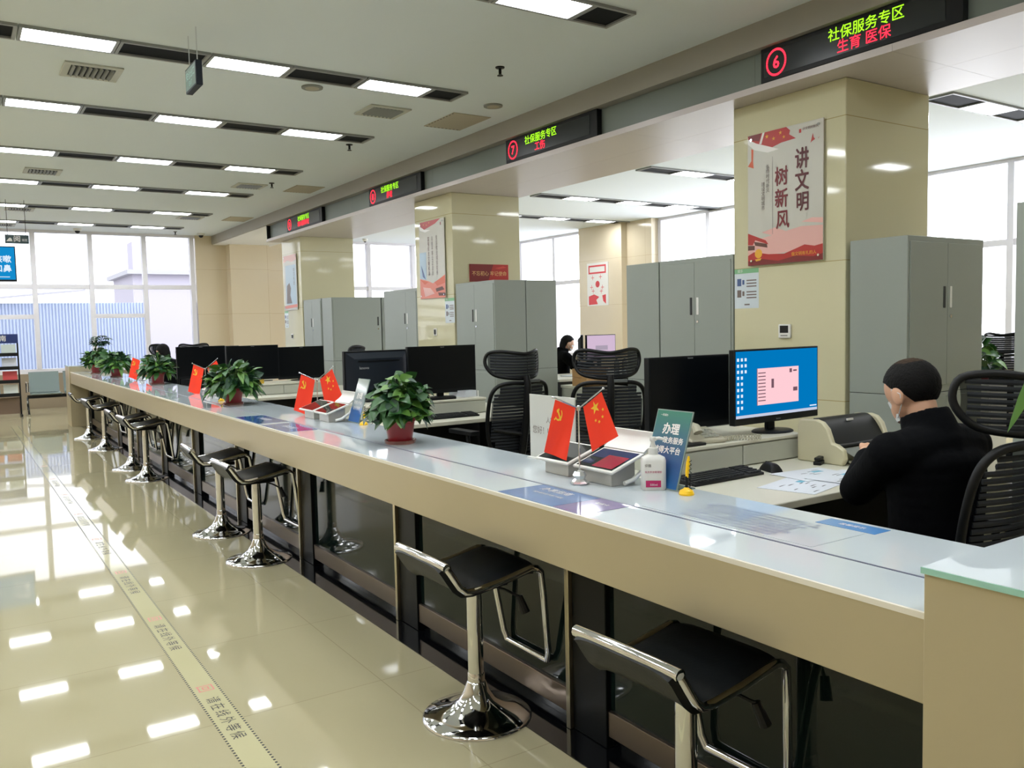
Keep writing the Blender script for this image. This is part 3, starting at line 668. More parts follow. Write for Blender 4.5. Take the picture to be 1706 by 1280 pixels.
# paired desk flags
M_flag = mat('flag red satin', (255, 62, 34), .42, noise=.03, nscale=10); M_fy = mat('flag yellow print', (252, 204, 60), .5)
M_crys = mat('crystal glass', (226, 230, 234), .08, .7)
def flags(label, x, y, h, lean=-.628, s=1.0):
    t = thing('desk_flags', label, 'desk flag', (x, y, CT), lean, 'paired desk flags on the counter')
    MB().lathe([(.030 * s, 0), (.034 * s, .006), (.026 * s, .012), (.018 * s, .020), (.024 * s, .032), (.017 * s, .046), (.006 * s, .05)], 8).out('crystal_base', M_crys, t, smooth=0)
    j = V((0, 0, h)); MB().cyl((0, 0, .046), j, .0028, n=10).out('pole', M_chrome, t)
    MB().lathe([(.007, h - .008), (.008, h + .004), (.004, h + .01)], 12).out('joint', M_chrome, t)
    for nm, sg, tip, quad in (('left_flag', -1, (-.088, .040), [(-.080, .032), (-.010, .002), (-.045, -.180), (-.122, -.149)]),
                              ('right_flag', 1, (.086, .068), [(.016, .004), (.080, .056), (.135, -.097), (.044, -.151)])):
        f0 = V((tip[0] * s, 0, h + tip[1] * s)); MB().cyl(j, f0, .0024, n=8).ball(f0, .0045, 8, 6).out('flag_arm', M_chrome, t)
        Q = [V((a * s, 0, h + b * s)) for a, b in quad]
        def F(u, v, d=0.):
            p = Q[0].lerp(Q[1], u).lerp(Q[3].lerp(Q[2], u), v)
            return (p.x, -.006 * math.sin(u * 6 + v * 2.5) * v - .008 * v * v - d + .003, p.z)
        fl = MB().sheet(lambda u, v: F(u, v), 14, 18, .0012).out(nm, M_flag, t, smooth=60)
        em = MB(); em.keep = True
        class G:  # flag coordinates -> flag surface, just in front of the cloth
            pass
        def place(poly, k): 
            vv = [em.bm.verts.new(V(F(a, b, .0022 + k * .0002))) for a, b in poly]; fc = em.bm.faces.new(vv); fc.normal_update(); bmesh.ops.triangulate(em.bm, faces=[fc])
        if sg < 0:
            E = .26
            def mp(p): return [(.30 + x_ * E, .24 - y_ * E * .72) for x_, y_ in p]
            place(mp(HAMMER), 0); place(mp(sickle()), 1); place(mp([(-.40, -.34), (-.30, -.46), (-.56, -.70), (-.66, -.58)]), 2)
        else:
            def st_(cx, cy, r, a): return [(cx + px_, cy - py_ * .68) for px_, py_ in star(0, 0, r, a)]
            place(st_(.52, .19, .21, 0), 0)
            for q, (cx, cy) in enumerate(((.80, .33), (.70, .46), (.52, .51), (.40, .44))): place(st_(cx, cy, .062, .4 * q), 0)
        em.out('emblem', M_fy, fl, smooth=0)
    return t
flags('nearest pair of small red flags on a crystal stand before two tablets', 1.80, 2.335, .265)
flags('second nearest pair of small red flags, behind the middle pair of tablets', 2.0, 5.405, .225, s=1.3)
flags('third pair of small red flags, left of the second nearest plant', 1.92, 8.03, .225, s=1.35)
flags('farthest pair of small red flags, between two potted plants', 1.90, 11.05, .235, s=1.3)

# twin tablet terminals
M_silver = mat('silver plastic', (186, 184, 178), .3, .3); M_scr = mat('dark tablet screen', (22, 26, 30), .06)
def terminal(label, y0, y1, x=1.826, print_=False, back=True):
    w = y1 - y0; t = thing('tablet_terminal', label, 'tablet', (x, (y0 + y1) / 2, CT), 0, 'tablet terminals on the counter')
    T = Matrix(((0, .945, -.327, 0), (-1, 0, 0, 0), (0, .327, .945, .056), (0, 0, 0, 1)))   # local x runs along -Y, y up the slope
    D = .155
    tab = MB().box(-w / 2, w / 2, 0, D, -.010, 0, T).out('tablet', M_white, t, bev=.003)
    mb = MB(); mb.keep = True; b = .010
    mb.faces([tuple(T @ V(q)) for q in ((-w / 2 + b, b, .0006), (w / 2 - b, b, .0006), (w / 2 - b, D - b, .0006), (-w / 2 + b, D - b, .0006))], [(0, 1, 2, 3)])
    ms = [M_scr]
    if print_:
        ms += [mat('screen dark blue', (40, 50, 96), .06), mat('screen red', (150, 40, 62), .06)]
        for mi, q in ((1, (-w / 2 + .012, .08, w / 2 - .012, .142)), (2, (-.02, .018, .088, .105)), (1, (-.09, .03, -.04, .06))):
            mb.mi = mi; mb.faces([tuple(T @ V(v)) for v in ((q[0], q[1], .0009 + mi * .0002), (q[2], q[1], .0009 + mi * .0002), (q[2], q[3], .0009 + mi * .0002), (q[0], q[3], .0009 + mi * .0002))], [(0, 1, 2, 3)])
    mb.out('screen', ms, tab, smooth=0)
    MB().faces([(.028, -w * .34, 0), (.135, -w * .34, 0), (.135, -w * .34, .082), (.028, -w * .34, .048), (.028, w * .36, 0), (.135, w * .36, 0), (.135, w * .36, .082), (.028, w * .36, .048)],
               [(0, 1, 2, 3), (7, 6, 5, 4), (0, 4, 5, 1), (3, 2, 6, 7), (0, 3, 7, 4), (1, 5, 6, 2)]).out('stand', M_silver, t, bev=.002)
    if back:
        MB().sheet(lambda u, v: (.150 + .05 * v + .02 * math.sin(v * PI), -w / 2 + w * u, .103 + .072 * v), 4, 8, .008).out('rear_screen_cover', M_white, t, smooth=50)
        MB().tube([(.06, -w / 2 + .004, .012), (.10, -w / 2 + .004, .02), (.15, -w / 2 + .004, .05), (.18, -w / 2 + .004, .10)], .008, 8).out('side_arm', M_white, t)
    return t
terminal('nearest tablet terminal with a blue and red screen, beside the hand gel bottle', 2.195, 2.41, print_=True)
terminal('dark screen tablet terminal behind the nearest flags, next to the coloured one', 2.44, 2.645, back=False)
terminal('middle tablet terminal, the one beside the clear sign with the yellow pen', 4.84, 5.06, 1.84)
terminal('middle tablet terminal on the far side of its pair, left of the other', 5.085, 5.32, 1.84, back=False)
terminal('small tablet terminal below the third pair of flags', 7.66, 7.86, 1.84)

# white board behind the flags
t = thing('display_board', 'upright white board with grey writing behind the nearest flags', 'display board', (2.022, 2.80, CT))
MB().box(-.003, .003, -.155, .155, 0, .268).out('panel', mat('frosted white acrylic', (202, 204, 200), .3), t, bev=.001)
MB().box(-.02, .015, -.155, .155, 0, .006).out('foot', M_white, t)
text('您好！Un', .035, M_inkg, t, WX(-.004, .06, .12), ax='CENTER'); text('人社服务', .028, M_inkg, t, WX(-.004, -.02, .165))
# hand gel bottle
t = thing('hand_gel_bottle', 'white pump bottle of hand gel with a magenta label on the counter', 'bottle', (1.932, 2.105, CT), -.63)
def rr(w, d, r, n=5):
    o = []
    for cx, cy, a in ((w / 2 - r, d / 2 - r, 0), (-w / 2 + r, d / 2 - r, 90), (-w / 2 + r, -d / 2 + r, 180), (w / 2 - r, -d / 2 + r, 270)):
        for i in range(n + 1): q = math.radians(a + 90 * i / n); o.append((cx + r * math.cos(q), cy + r * math.sin(q)))
    return o
mb = MB(); vs = []; rings = [(.074, .046, 0, .016), (.082, .052, .006, .018), (.082, .052, .098, .018), (.076, .048, .108, .018), (.050, .036, .115, .015), (.034, .032, .118, .014)]
for w, d, z, r in rings: vs += [(x, y, z) for x, y in rr(w, d, r)]
N = 24; fs = [tuple(range(N - 1, -1, -1)), tuple(range(5 * N, 6 * N))] + [(k * N + i, k * N + (i + 1) % N, (k + 1) * N + (i + 1) % N, (k + 1) * N + i) for k in range(5) for i in range(N)]
mb.faces(vs, fs).out('body', M_white, t, smooth=40)
MB().lathe([(.016, .116), (.0165, .128), (.0165, .140), (.008, .142), (.006, .165)], 20).out('collar', M_white, t)
MB().lathe([(.011, .163), (.012, .168), (.010, .176)], 16).tube([(0, 0, .170), (.02, 0, .172), (.036, 0, .168), (.040, 0, .160)], [.006, .0055, .005, .004], 8).out('pump_head', M_white, t)
M_mag = mat('magenta print', (176, 28, 92), .4)
lb = MB(); lb.box(-.028, .022, -.0268, -.0262, .012, .034); lb.out('label', M_mag, t)
text('免洗手消毒凝胶', .008, M_mag, t, WY(-.003, -.0268, .062)); text('抑菌', .011, M_inkg, t, WY(-.02, -.0268, .083)); text('500ml', .010, M_pw, t, WY(-.002, -.0272, .020))
# acrylic signs
def grad(name, cols):
    m = bpy.data.materials.new(name); m.use_nodes = True; nt = m.node_tree; b = nt.nodes['Principled BSDF']; b.inputs['Roughness'].default_value = .08
    tc = nt.nodes.new('ShaderNodeTexCoord'); sp = nt.nodes.new('ShaderNodeSeparateXYZ'); rp = nt.nodes.new('ShaderNodeValToRGB')
    nt.links.new(tc.outputs['Generated'], sp.inputs[0]); nt.links.new(sp.outputs['Z'], rp.inputs[0]); nt.links.new(rp.outputs[0], b.inputs[0])
    e = rp.color_ramp.elements
    while len(e) < len(cols): e.new(.5)
    for k, (p, c) in enumerate(cols): e[k].position = p; e[k].color = (*lin(c), 1)
    return m
M_sg = grad('teal to blue sign print', [(0, (30, 92, 150)), (.3, (52, 84, 134)), (.55, (72, 104, 132)), (1, (70, 128, 110))])
M_acr = mat('clear acrylic edge', (200, 226, 220), .05, trans=.6)
def asign(label, x, y, w, M_print, lines, h=.268):
    T = Matrix(((0, .302, -.953, 0), (-1, 0, 0, 0), (0, .953, .302, .002), (0, 0, 0, 1)))
    t = thing('acrylic_sign', label, 'sign', (x, y, CT), 0, 'acrylic stand signs on the counter')
    MB().box(-w / 2, w / 2, 0, h, -.004, 0, T).out('acrylic_sheet', M_acr, t)
    mb = MB(); mb.box(-w / 2 + .004, w / 2 - .004, .004, h - .004, .0004, .0012, T); mb.out('print', M_print, t)
    MB().box(.03, .085, -w / 2, w / 2, 0, .004).out('foot', M_acr, t)
    for s, hh, px_, py_, kw in lines: text(s, hh, M_pw, t, T @ TR(px_, py_, .0018), **kw)
    return t, T
a1, T1 = asign('teal and blue slanted sign with white writing beside the hand gel bottle', 1.957, 2.107, .17, M_sg,
     [('办理', .040, .0, .200, dict(bold=.0012)), ('政务服务', .024, .02, .162, dict(bold=.0006)), ('就得大平台', .026, .0, .128, dict(bold=.0006)), ('政务服务中心', .010, -.01, .030, {}), ('一网通办', .009, -.045, .248, {})])
mb = MB(); mb.keep = True; mb.flat([(-.035, .058), (-.008, .058), (-.008, .088), (-.035, .088)], .0018, T1); mb.mi = 1; mb.flat(disc(-.021, .073, .008, 12), .0022, T1)
mb.out('small_print', [M_pw, M_red], a1, smooth=0)
asign('second slanted clear sign, half hidden behind the nearest plant', 1.977, 4.76, .165, grad('pale print over blue', [(0, (40, 92, 160)), (.3, (60, 100, 160)), (.36, (128, 140, 146)), (1, (150, 158, 152))]),
      [('办理', .040, .0, .16, dict(bold=.0012)), ('就得大平台', .022, .0, .12, {}), ('政务服务', .024, .0, .085, {})])
# pens on stands
M_yel = mat('yellow plastic', (246, 196, 20), .3)
def pen(label, x, y, hh=.125):
    t = thing('pen_stand', label, 'pen', (x, y, CT), -.6, 'pens on yellow stands')
    MB().lathe([(.024, 0), (.025, .005), (.021, .014), (.010, .020), (.006, .024)], 20).out('base', M_yel, t)
    MB().tube([(0, 0, .02), (.001, 0, .06)], .005, 8).out('holder', M_black, t)
    MB().tube([(.001, 0, .05), (.003, 0, .075), (.006, 0, hh - .02), (.008, 0, hh)], [.004, .0065, .0065, .003], 10).out('pen_barrel', M_yel, t)
    MB().tube([(.010 + .006 * math.cos(k * .9), .006 * math.sin(k * .9), .018 + k * .0019) for k in range(50)], .0014, 5).out('coil_cord', M_black, t)
    return t
pen('yellow pen standing on a yellow base beside the slanted teal sign', 1.952, 1.972)
pen('yellow pen stand on the counter left of the nearest plant', 1.975, 4.60, .05)
pen('small yellow pen stand left of the second nearest plant', 1.80, 7.05, .05)
# coloured sheets lying on the glass
def sheet(label, pts, m, lines=()):
    c = V((sum(p[0] for p in pts) / 4, sum(p[1] for p in pts) / 4)); t = thing('printed_sheet', label, 'printed sheet', (c.x, c.y, CT), 0, 'printed sheets on the counter glass')
    MB().prism([(p[0] - c.x, p[1] - c.y) for p in pts], .0002, .0010).out('paper', m, t)
    for s, h, dx, dy, mm in lines: text(s, h, mm, t, frame((dx, dy, .0014), (0, -1, 0), (1, 0, 0)))
    return t
M_map = mat('blue printed sheet', (92, 120, 168), .06, noise=.25, nscale=9); M_map2 = mat('violet printed sheet', (120, 104, 150), .06, noise=.2, nscale=9); M_map3 = mat('strong blue sheet', (50, 84, 150), .06, noise=.2, nscale=7)
sheet('blue printed sheet on the counter edge in front of the nearest tablets', [(1.51, 2.41), (1.70, 2.41), (1.70, 2.10), (1.51, 2.10)], M_map, [('办事指南', .04, .05, .02, M_pw), ('城乡居民基本医疗保险', .016, 0, 0, M_pw)])
sheet('violet printed sheet joining the blue one below the nearest tablets', [(1.51, 2.098), (1.70, 2.098), (1.70, 1.95), (1.51, 1.95)], M_map2, [('社保卡', .02, .04, 0, M_pw)])
sheet('farther of two blue sheets beside the second nearest plant', [(1.52, 5.62), (1.70, 5.62), (1.70, 5.12), (1.52, 5.12)], M_map3, [('办事指南', .05, .02, 0, M_pw)])
sheet('nearer of two blue sheets left of the middle tablets', [(1.51, 5.03), (1.69, 5.03), (1.69, 4.58), (1.51, 4.58)], M_map3, [('服务流程', .05, .0, 0, M_pw)])
sheet('small blue card at the rear edge of the counter near its raised end', [(1.95, 1.48), (2.02, 1.48), (2.02, 1.30), (1.95, 1.30)], mat('sky blue card', (88, 140, 196), .06), [('温馨提示', .02, 0, 0, M_pw)])
t = sheet('large pale notice covered with small print at the near end of the counter', [(1.725, 1.93), (1.94, 1.93), (1.94, 1.32), (1.725, 1.32)], mat('pale notice paper', (192, 202, 208), .03))
M_smallprint = mat('small print grey', (104, 116, 150), .3)
rows = ['社会保险业务经办须知及所需材料一览', '城乡居民基本养老保险参保登记变更注销', '职工基本医疗保险参保缴费信息查询', '生育保险待遇申领失业保险金申领', '灵活就业人员参保登记及停保手续', '社会保障卡申领启用挂失补换密码修改', '工伤认定申请及工伤医疗费用报销', '异地就医备案登记门诊慢性病申报']
for k, r in enumerate(rows): text(r, .022, M_smallprint, t, frame((.085 - .025 * k, 0, .0014), (0, -1, 0), (1, 0, 0)))
# leaf tips reaching in from the right over the raised end of the counter
t = thing('potted_plant', 'long green leaf tips reaching in at the right edge of the picture', 'potted plant', (1.98, .60, .94))
MB().lathe([(.05, 0), (.07, .10), (.075, .11), (.068, .11)], 20).out('pot', M_pot, t, smooth=40); MB().lathe([(.002, .10), (.067, .10)], 16).out('soil', M_soil, t)
lf = MB(); lf.keep = True
for a, L, b in ((1.55, .21, .62), (1.2, .2, .5), (2.0, .16, .6), (.4, .2, .6), (-.6, .2, .5), (-1.7, .22, .5), (2.9, .2, .6)): leaf(lf, (0, 0, .11), (math.cos(a), math.sin(a), 1.15), (0, 0, 1), L, .03, b, False)
leaf(lf, (-.085, .265, .40), (.008, .085, -.19), (-.8, -.5, .3), .215, .026, 0, False)
MB().tube([(0, 0, .10), (-.02, .08, .30), (-.06, .20, .42), (-.085, .265, .40)], [.004, .004, .003, .002], 6).out('leaf_stalk', M_stem, t)
lf.out('foliage', M_leaf2, t, smooth=180)
# floor tape
M_tape = mat('pale yellow floor tape', (190, 184, 146), .06); M_tk = mat('black tape print', (22, 22, 18), .4, spec=.3); M_tr = mat('red tape print', (196, 92, 84), .3)
t = thing('floor_tape', 'long pale yellow queueing tape with black characters on the floor', 'floor tape', (.76, 0, 0))
MB().box(-.052, .052, -1.5, 15.5, .0002, .0012).out('tape', M_tape, t)
hz = MB(); hz.keep = True
k = 0
while -1.4 + k * .02 < 6.5:
    y = -1.4 + k * .02
    for s in (-1, 1): hz.faces([(s * .048 - .004, y, .0014), (s * .048 + .004, y, .0014), (s * .048 + .004, y + .010, .0014), (s * .048 - .004, y + .010, .0014)], [(0, 1, 2, 3)])
    k += 1
for s in (-1, 1): hz.faces([(s * .048 - .003, 6.5, .0014), (s * .048 + .003, 6.5, .0014), (s * .048 + .003, 15.4, .0014), (s * .048 - .003, 15.4, .0014)], [(0, 1, 2, 3)])
hz.out('hatched_edge', M_tk, t, smooth=0)
for q in range(9):
    y = 3.12 + (q - 1) * 1.0
    text('请在线外等候', .056, M_tk, t, frame((-.004, y - .0, .0016), (0, -1, 0), (1, 0, 0)), sp=1.45)
    text('回', .07, M_tr, t, frame((-.004, y + .30, .0016), (0, -1, 0), (1, 0, 0)), name='red_logo')
# ---------------------------------------------------------------- clerks' desks behind the counter
M_desk = mat('warm white laminate', (206, 204, 188), .35, noise=.015, nscale=4); M_dfr = mat('light grey drawer front', (176, 178, 166), .38)
M_dleg = mat('dark grey desk panel', (40, 42, 44), .5); M_scroff = mat('switched off screen', (6, 9, 13), .3, spec=.2)
M_mon = mat('black monitor plastic', (10, 14, 18), .42, spec=.25); M_monb = mat('navy black monitor back', (20, 28, 38), .5, spec=.25)
def desk(label, x0, x1, y0, y1, h=.72, ped=True):
    t = thing('office_desk', label, 'desk', (x0, y0, 0), 0, 'clerks desks behind the counter'); w, d = x1 - x0, y1 - y0
    MB().box(0, w, 0, d, h - .03, h).out('desk_top', M_desk, t, bev=.004)
    MB().box(.03, w - .03, d - .05, d - .03, .12, h - .03).out('modesty_panel', M_dleg, t)
    for a in (.03, w - .06): MB().box(a, a + .03, .06, d - .06, 0, h - .03).out('side_panel', M_dleg, t)
    if ped:
        p = MB().box(.07, .46, .05, .50, .06, h - .034).out('pedestal', M_dfr, t, bev=.003)
        for k in range(3): MB().box(.085, .445, .042, .05, .10 + .19 * k, .275 + .19 * k).out('drawer', M_dfr, p, bev=.002)
    return t
def riser(label, x0, x1, y0, d=.40, z=.72, h=.12, n=2):
    t = thing('monitor_riser', label, 'monitor stand', (x0, y0, z), 0, 'drawer risers on the desks'); w = x1 - x0
    MB().box(0, w, .012, d, 0, h - .016).out('body', M_dfr, t, bev=.002); MB().box(-.004, w + .004, 0, d, h - .016, h).out('top', M_desk, t, bev=.003)
    for k in range(n): MB().box(w * k / n + .004, w * (k + 1) / n - .004, .002, .012, .006, h - .022).out('drawer', M_dfr, t, bev=.002)
    return t
def monitor(label, x, y, zb, w, h, rz=0., front=None, logo=True, back_logo=False, z0=None, chin=.03, group='computer monitors'):
    """screen faces local -Y; zb = stand foot height, z0 = lower screen edge"""
    t = thing('monitor', label, 'monitor', (x, y, zb), rz, group); z0 = (z0 if z0 is not None else zb + .07) - zb
    MB().box(-w / 2, w / 2, -.012, .022, z0, z0 + h).out('bezel', M_mon, t, bev=.003)
    MB().faces([(-w / 2 + .012, .022, z0 + .012), (w / 2 - .012, .022, z0 + .012), (w / 2 - .012, .022, z0 + h - .012), (-w / 2 + .012, .022, z0 + h - .012), (-w / 2 + .07, .055, z0 + .06), (w / 2 - .07, .055, z0 + .06), (w / 2 - .07, .055, z0 + h - .06), (-w / 2 + .07, .055, z0 + h - .06)],
               [(0, 4, 5, 1), (1, 5, 6, 2), (2, 6, 7, 3), (3, 7, 4, 0), (7, 6, 5, 4)]).out('back_shell', M_monb, t)
    MB().box(-w / 2 + .10, w / 2 - .10, .0555, .060, z0 + h - .085, z0 + h - .075).out('vent_ridge', M_mon, t)
    b = .009
    sc = MB().box(-w / 2 + b, w / 2 - b, -.0128, -.011, z0 + chin, z0 + h - b).out('screen', front or M_scroff, t)
    MB().lathe([(.12, 0), (.12, .006), (.11, .011), (.02, .014)], 28, M=Matrix.Diagonal((1, .75, 1, 1)) @ TR(0, .03, 0)).out('stand_base', M_mon, t)
    MB().box(-.03, .03, .03, .05, .01, z0 + h * .5).out('stand_neck', M_mon, t, bev=.003)
    if logo: text('lenovo', .013, mat('pale print', (170, 176, 180), .4), t, WY(0, -.0131, z0 + (chin * .4 if front is not None else h - .010)), name='logo')
    if back_logo: text('lenovo', .03, mat('pale print', (170, 176, 180), .4), t, frame((w / 2 - .15, .0558, z0 + h - .13), (-1, 0, 0), (0, 0, 1)), name='logo')
    return t, sc
def keyboard(label, x, y, z, rz=0.):
    t = thing('keyboard', label, 'keyboard', (x, y, z), rz, 'keyboards on the desks')
    MB().faces([(-.22, -.065, 0), (.22, -.065, 0), (.22, .065, 0), (-.22, .065, 0), (-.22, -.065, .012), (.22, -.065, .012), (.22, .065, .026), (-.22, .065, .026)], [(3, 2, 1, 0), (4, 5, 6, 7), (0, 1, 5, 4), (1, 2, 6, 5), (2, 3, 7, 6), (3, 0, 4, 7)]).out('case', M_black, t, bev=.003)
    kb = MB()
    for r in range(5):
        for c in range(19):
            if c in (14,): continue
            x0 = -.212 + c * .0224; y0 = -.056 + r * .0228; zz = .012 + (y0 + .065) / .13 * .014 + .002
            kb.box(x0, x0 + .0185, y0, y0 + .0185, zz, zz + .006)
    kb.faces([(-.214, -.058, .0138), (.214, -.058, .0138), (.214, .062, .0268), (-.214, .062, .0268), (-.214, -.058, .0122), (.214, -.058, .0122), (.214, .062, .0252), (-.214, .062, .0252)], [(0, 1, 2, 3), (7, 6, 5, 4), (0, 4, 5, 1), (1, 5, 6, 2), (2, 6, 7, 3), (3, 7, 4, 0)])
    kb.out('keys', mat('black keycap', (26, 28, 32), .5), t, smooth=0); return t
def mouse(label, x, y, z, rz=0.):
    t = thing('computer_mouse', label, 'mouse', (x, y, z), rz, 'computer mice')
    MB().sheet(lambda u, v: ((u - .5) * .062, (v - .5) * .11, .002 + .036 * max(0, 1 - (2 * u - 1) ** 4) * max(0, (1 - (2 * v - 1) ** 4)) ** .7), 12, 14, .002).out('shell', M_black, t)
    MB().box(-.003, .003, .02, .04, .030, .040).out('scroll_wheel', M_dleg, t, bev=.001)
    return t

# nearest workplace
desk('nearest clerk desk with a pale top, behind the counter on the right', 2.08, 3.98, 2.08, 3.30)
riser('long low drawer unit carrying the two nearest monitors', 2.62, 3.50, 2.72, .48)
M_ui = emis('screen blue', (0, 120, 190), 1.0); M_uip = emis('screen pink window', (255, 206, 214), 1.0); M_uit = emis('screen taskbar', (206, 214, 236), .9)
M_uiw = emis('screen icon white', (225, 240, 255), 1.0); M_uig = emis('screen grey text', (130, 96, 110), .8)
m1, sc = monitor('nearest monitor, lit blue desktop with a pink window, in front of the clerk', 3.435, 2.84, .84, .665, .365, .05, M_ui, z0=.896, chin=.034)
ui = MB(); ui.keep = True
def q(x0, x1, z0, z1, k=0): ui.faces([(x0, -.0132 - .0002 * k, z0), (x1, -.0132 - .0002 * k, z0), (x1, -.0132 - .0002 * k, z1), (x0, -.0132 - .0002 * k, z1)], [(0, 1, 2, 3)])
ui.mi = 0; q(-.165, .165, .145, .325); ui.mi = 1; q(-.323, .323, .090, .104)
ui.mi = 2; rnd = random.Random(2)
for r in range(9):
    for c in range(3 if r < 3 else 2): q(-.315 + c * .028, -.300 + c * .028, .365 - r * .029, .380 - r * .029)
q(-.315, -.300, .118, .132)
q(.26, .318, .112, .118)
ui.mi = 3
for r in range(9): q(-.158, -.10, .30 - r * .017, .305 - r * .017, 1)
q(-.055, -.035, .225, .27, 1); q(.09, .11, .295, .315, 1); q(.12, .15, .30, .308, 1); q(.12, .155, .20, .22, 1); q(-.168, -.163, .145, .325, 1)
ui.out('desktop', [M_uip, M_uit, M_uiw, M_uig], sc, smooth=0)
monitor('black switched off monitor left of the lit blue one', 3.02, 3.03, .84, .545, .36, 0, z0=.874)
keyboard('black keyboard on the nearest desk in front of the drawer unit', 2.745, 2.575, .72, .04)
mouse('black mouse beside the papers on the nearest desk', 3.06, 2.56, .72, -.3)
# desk telephone
M_ph = mat('beige telephone plastic', (176, 172, 152), .4)
t = thing('telephone', 'beige desk telephone with coiled cord below the lit monitor', 'telephone', (2.90, 2.84, .84), -.25)
MB().faces([(-.09, -.08, 0), (.09, -.08, 0), (.09, .09, 0), (-.09, .09, 0), (-.09, -.08, .02), (.09, -.08, .02), (.09, .09, .06), (-.09, .09, .06)], [(3, 2, 1, 0), (4, 5, 6, 7), (0, 1, 5, 4), (1, 2, 6, 5), (2, 3, 7, 6), (3, 0, 4, 7)]).out('base', M_ph, t, bev=.006)
MB().tube([(-.06, -.085, .055), (-.06, -.07, .075), (-.06, 0, .085), (-.06, .08, .092), (-.06, .095, .075)], [.022, .02, .016, .02, .022], 10).out('handset', M_ph, t)
kp = MB()
for r in range(4):
    for c in range(3): kp.box(-.01 + c * .028, .01 + c * .028, -.06 + r * .028, -.042 + r * .028, .028 + r * .006, .036 + r * .006)
kp.out('keypad', M_dfr, t, smooth=0)
MB().tube([(.09 + .19 * k / 120, -.06 + .012 * math.cos(k * .8) + .02 * math.sin(k / 25), .014 + .011 * math.sin(k * .8)) for k in range(121)], .0025, 5).out('coiled_cord', M_ph, t)
# black mat / tray left on the riser
t = thing('document_tray', 'flat black tray at the left end of the drawer unit', 'tray', (2.74, 2.86, .84)); MB().box(-.10, .10, -.12, .12, 0, .012).out('tray_floor', M_black, t, bev=.003)
# dot matrix printer
M_pr = mat('ivory printer plastic', (196, 190, 160), .4)
t = thing('printer', 'ivory dot matrix printer with a black lid on the nearest desk', 'printer', (3.625, 2.47, .72), .0)
XZ = Matrix(((0, 0, 1, 0), (1, 0, 0, 0), (0, 1, 0, 0), (0, 0, 0, 1)))
for x0, x1 in ((-.225, -.195), (.195, .225)):
    MB().prism([(-.035, 0), (-.05, .03), (-.04, .075), (-.005, .095), (.02, .10), (.045, .165), (.075, .195), (.11, .205), (.20, .20), (.215, .17), (.215, 0)], x0, x1, XZ).out('side_cheek', M_pr, t, bev=.007)
MB().prism([(0, .01), (0, .06), (.04, .085), (.08, .165), (.12, .185), (.20, .19), (.21, .01)], -.195, .195, XZ).out('body', M_pr, t, bev=.003)
MB().sheet(lambda u, v: (-.192 + .384 * u, .022 + .125 * v, .088 + .118 * math.sin(min(1, v * 1.15) * PI / 2)), 6, 12, .004).out('lid', M_black, t)
MB().tube([(-.19, .012, .082), (.19, .012, .082)], .011, 10).out('paper_roller', M_black, t)
MB().faces([(-.19, -.005, .07), (.19, -.005, .07), (.185, -.10, .03), (-.185, -.10, .03), (-.19, -.005, .073), (.19, -.005, .073), (.185, -.10, .033), (-.185, -.10, .033)], [(0, 1, 2, 3), (7, 6, 5, 4), (0, 4, 5, 1), (1, 5, 6, 2), (2, 6, 7, 3), (3, 7, 4, 0)]).out('paper_guide', mat('smoky plastic', (120, 124, 118), .2), t)
MB().faces([(-.17, -.03, .008), (.17, -.03, .008), (.17, -.15, .002), (-.17, -.15, .002), (-.17, -.03, .02), (.17, -.03, .02), (.17, -.15, .008), (-.17, -.15, .008)], [(0, 1, 2, 3), (7, 6, 5, 4), (0, 4, 5, 1), (1, 5, 6, 2), (2, 6, 7, 3), (3, 7, 4, 0)]).out('paper_tray', M_desk, t)
MB().box(-.02, .025, .082, .09, .186, .196).out('badge', M_white, t)
# papers
M_pap = mat('printed form paper', (216, 222, 230), .5); M_pblk = mat('form print black', (40, 46, 60), .5); M_pblu = mat('form print cyan', (110, 180, 206), .5)
def paper(label, x, y, rz, w=.21, h=.297, z=.7205, seed=0):
    t = thing('paper_form', label, 'paper', (x, y, z), rz, 'printed forms on the nearest desk'); rnd = random.Random(seed); mb = MB(); mb.box(-h / 2, h / 2, -w / 2, w / 2, 0, .0012); mb.mi = 1
    for k in range(9): a = -h / 2 + .02 + rnd.random() * .2; b = -w / 2 + .02 + k * .019; mb.flat([(a, b), (a + .03 + rnd.random() * .03, b), (a + .03, b + .006), (a, b + .006)], .0016)
    mb.mi = 2; mb.flat([(.03, .02), (.09, .02), (.09, .05), (.03, .05)], .0018); mb.keep = True
    mb.out('sheet', [M_pap, M_pblk, M_pblu], t, smooth=0); return t
paper('printed form on the nearest desk, lowest, nearest the counter', 2.90, 2.26, .25, .24, .34, seed=1)
paper('printed form on the nearest desk, lying toward the printer', 3.12, 2.38, -.1, .22, .30, .7225, seed=2)
paper('printed form on the nearest desk, nearest the clerk sleeve', 3.16, 2.24, .1, .22, .30, .7245, seed=3)
t = thing('stapler', 'dark stapler and clips at the foot of the printer', 'stapler', (3.40, 2.55, .72), .4); MB().box(-.07, .07, -.018, .018, 0, .018).box(-.07, .06, -.014, .014, .022, .036).out('stapler_body', M_black, t, bev=.004)

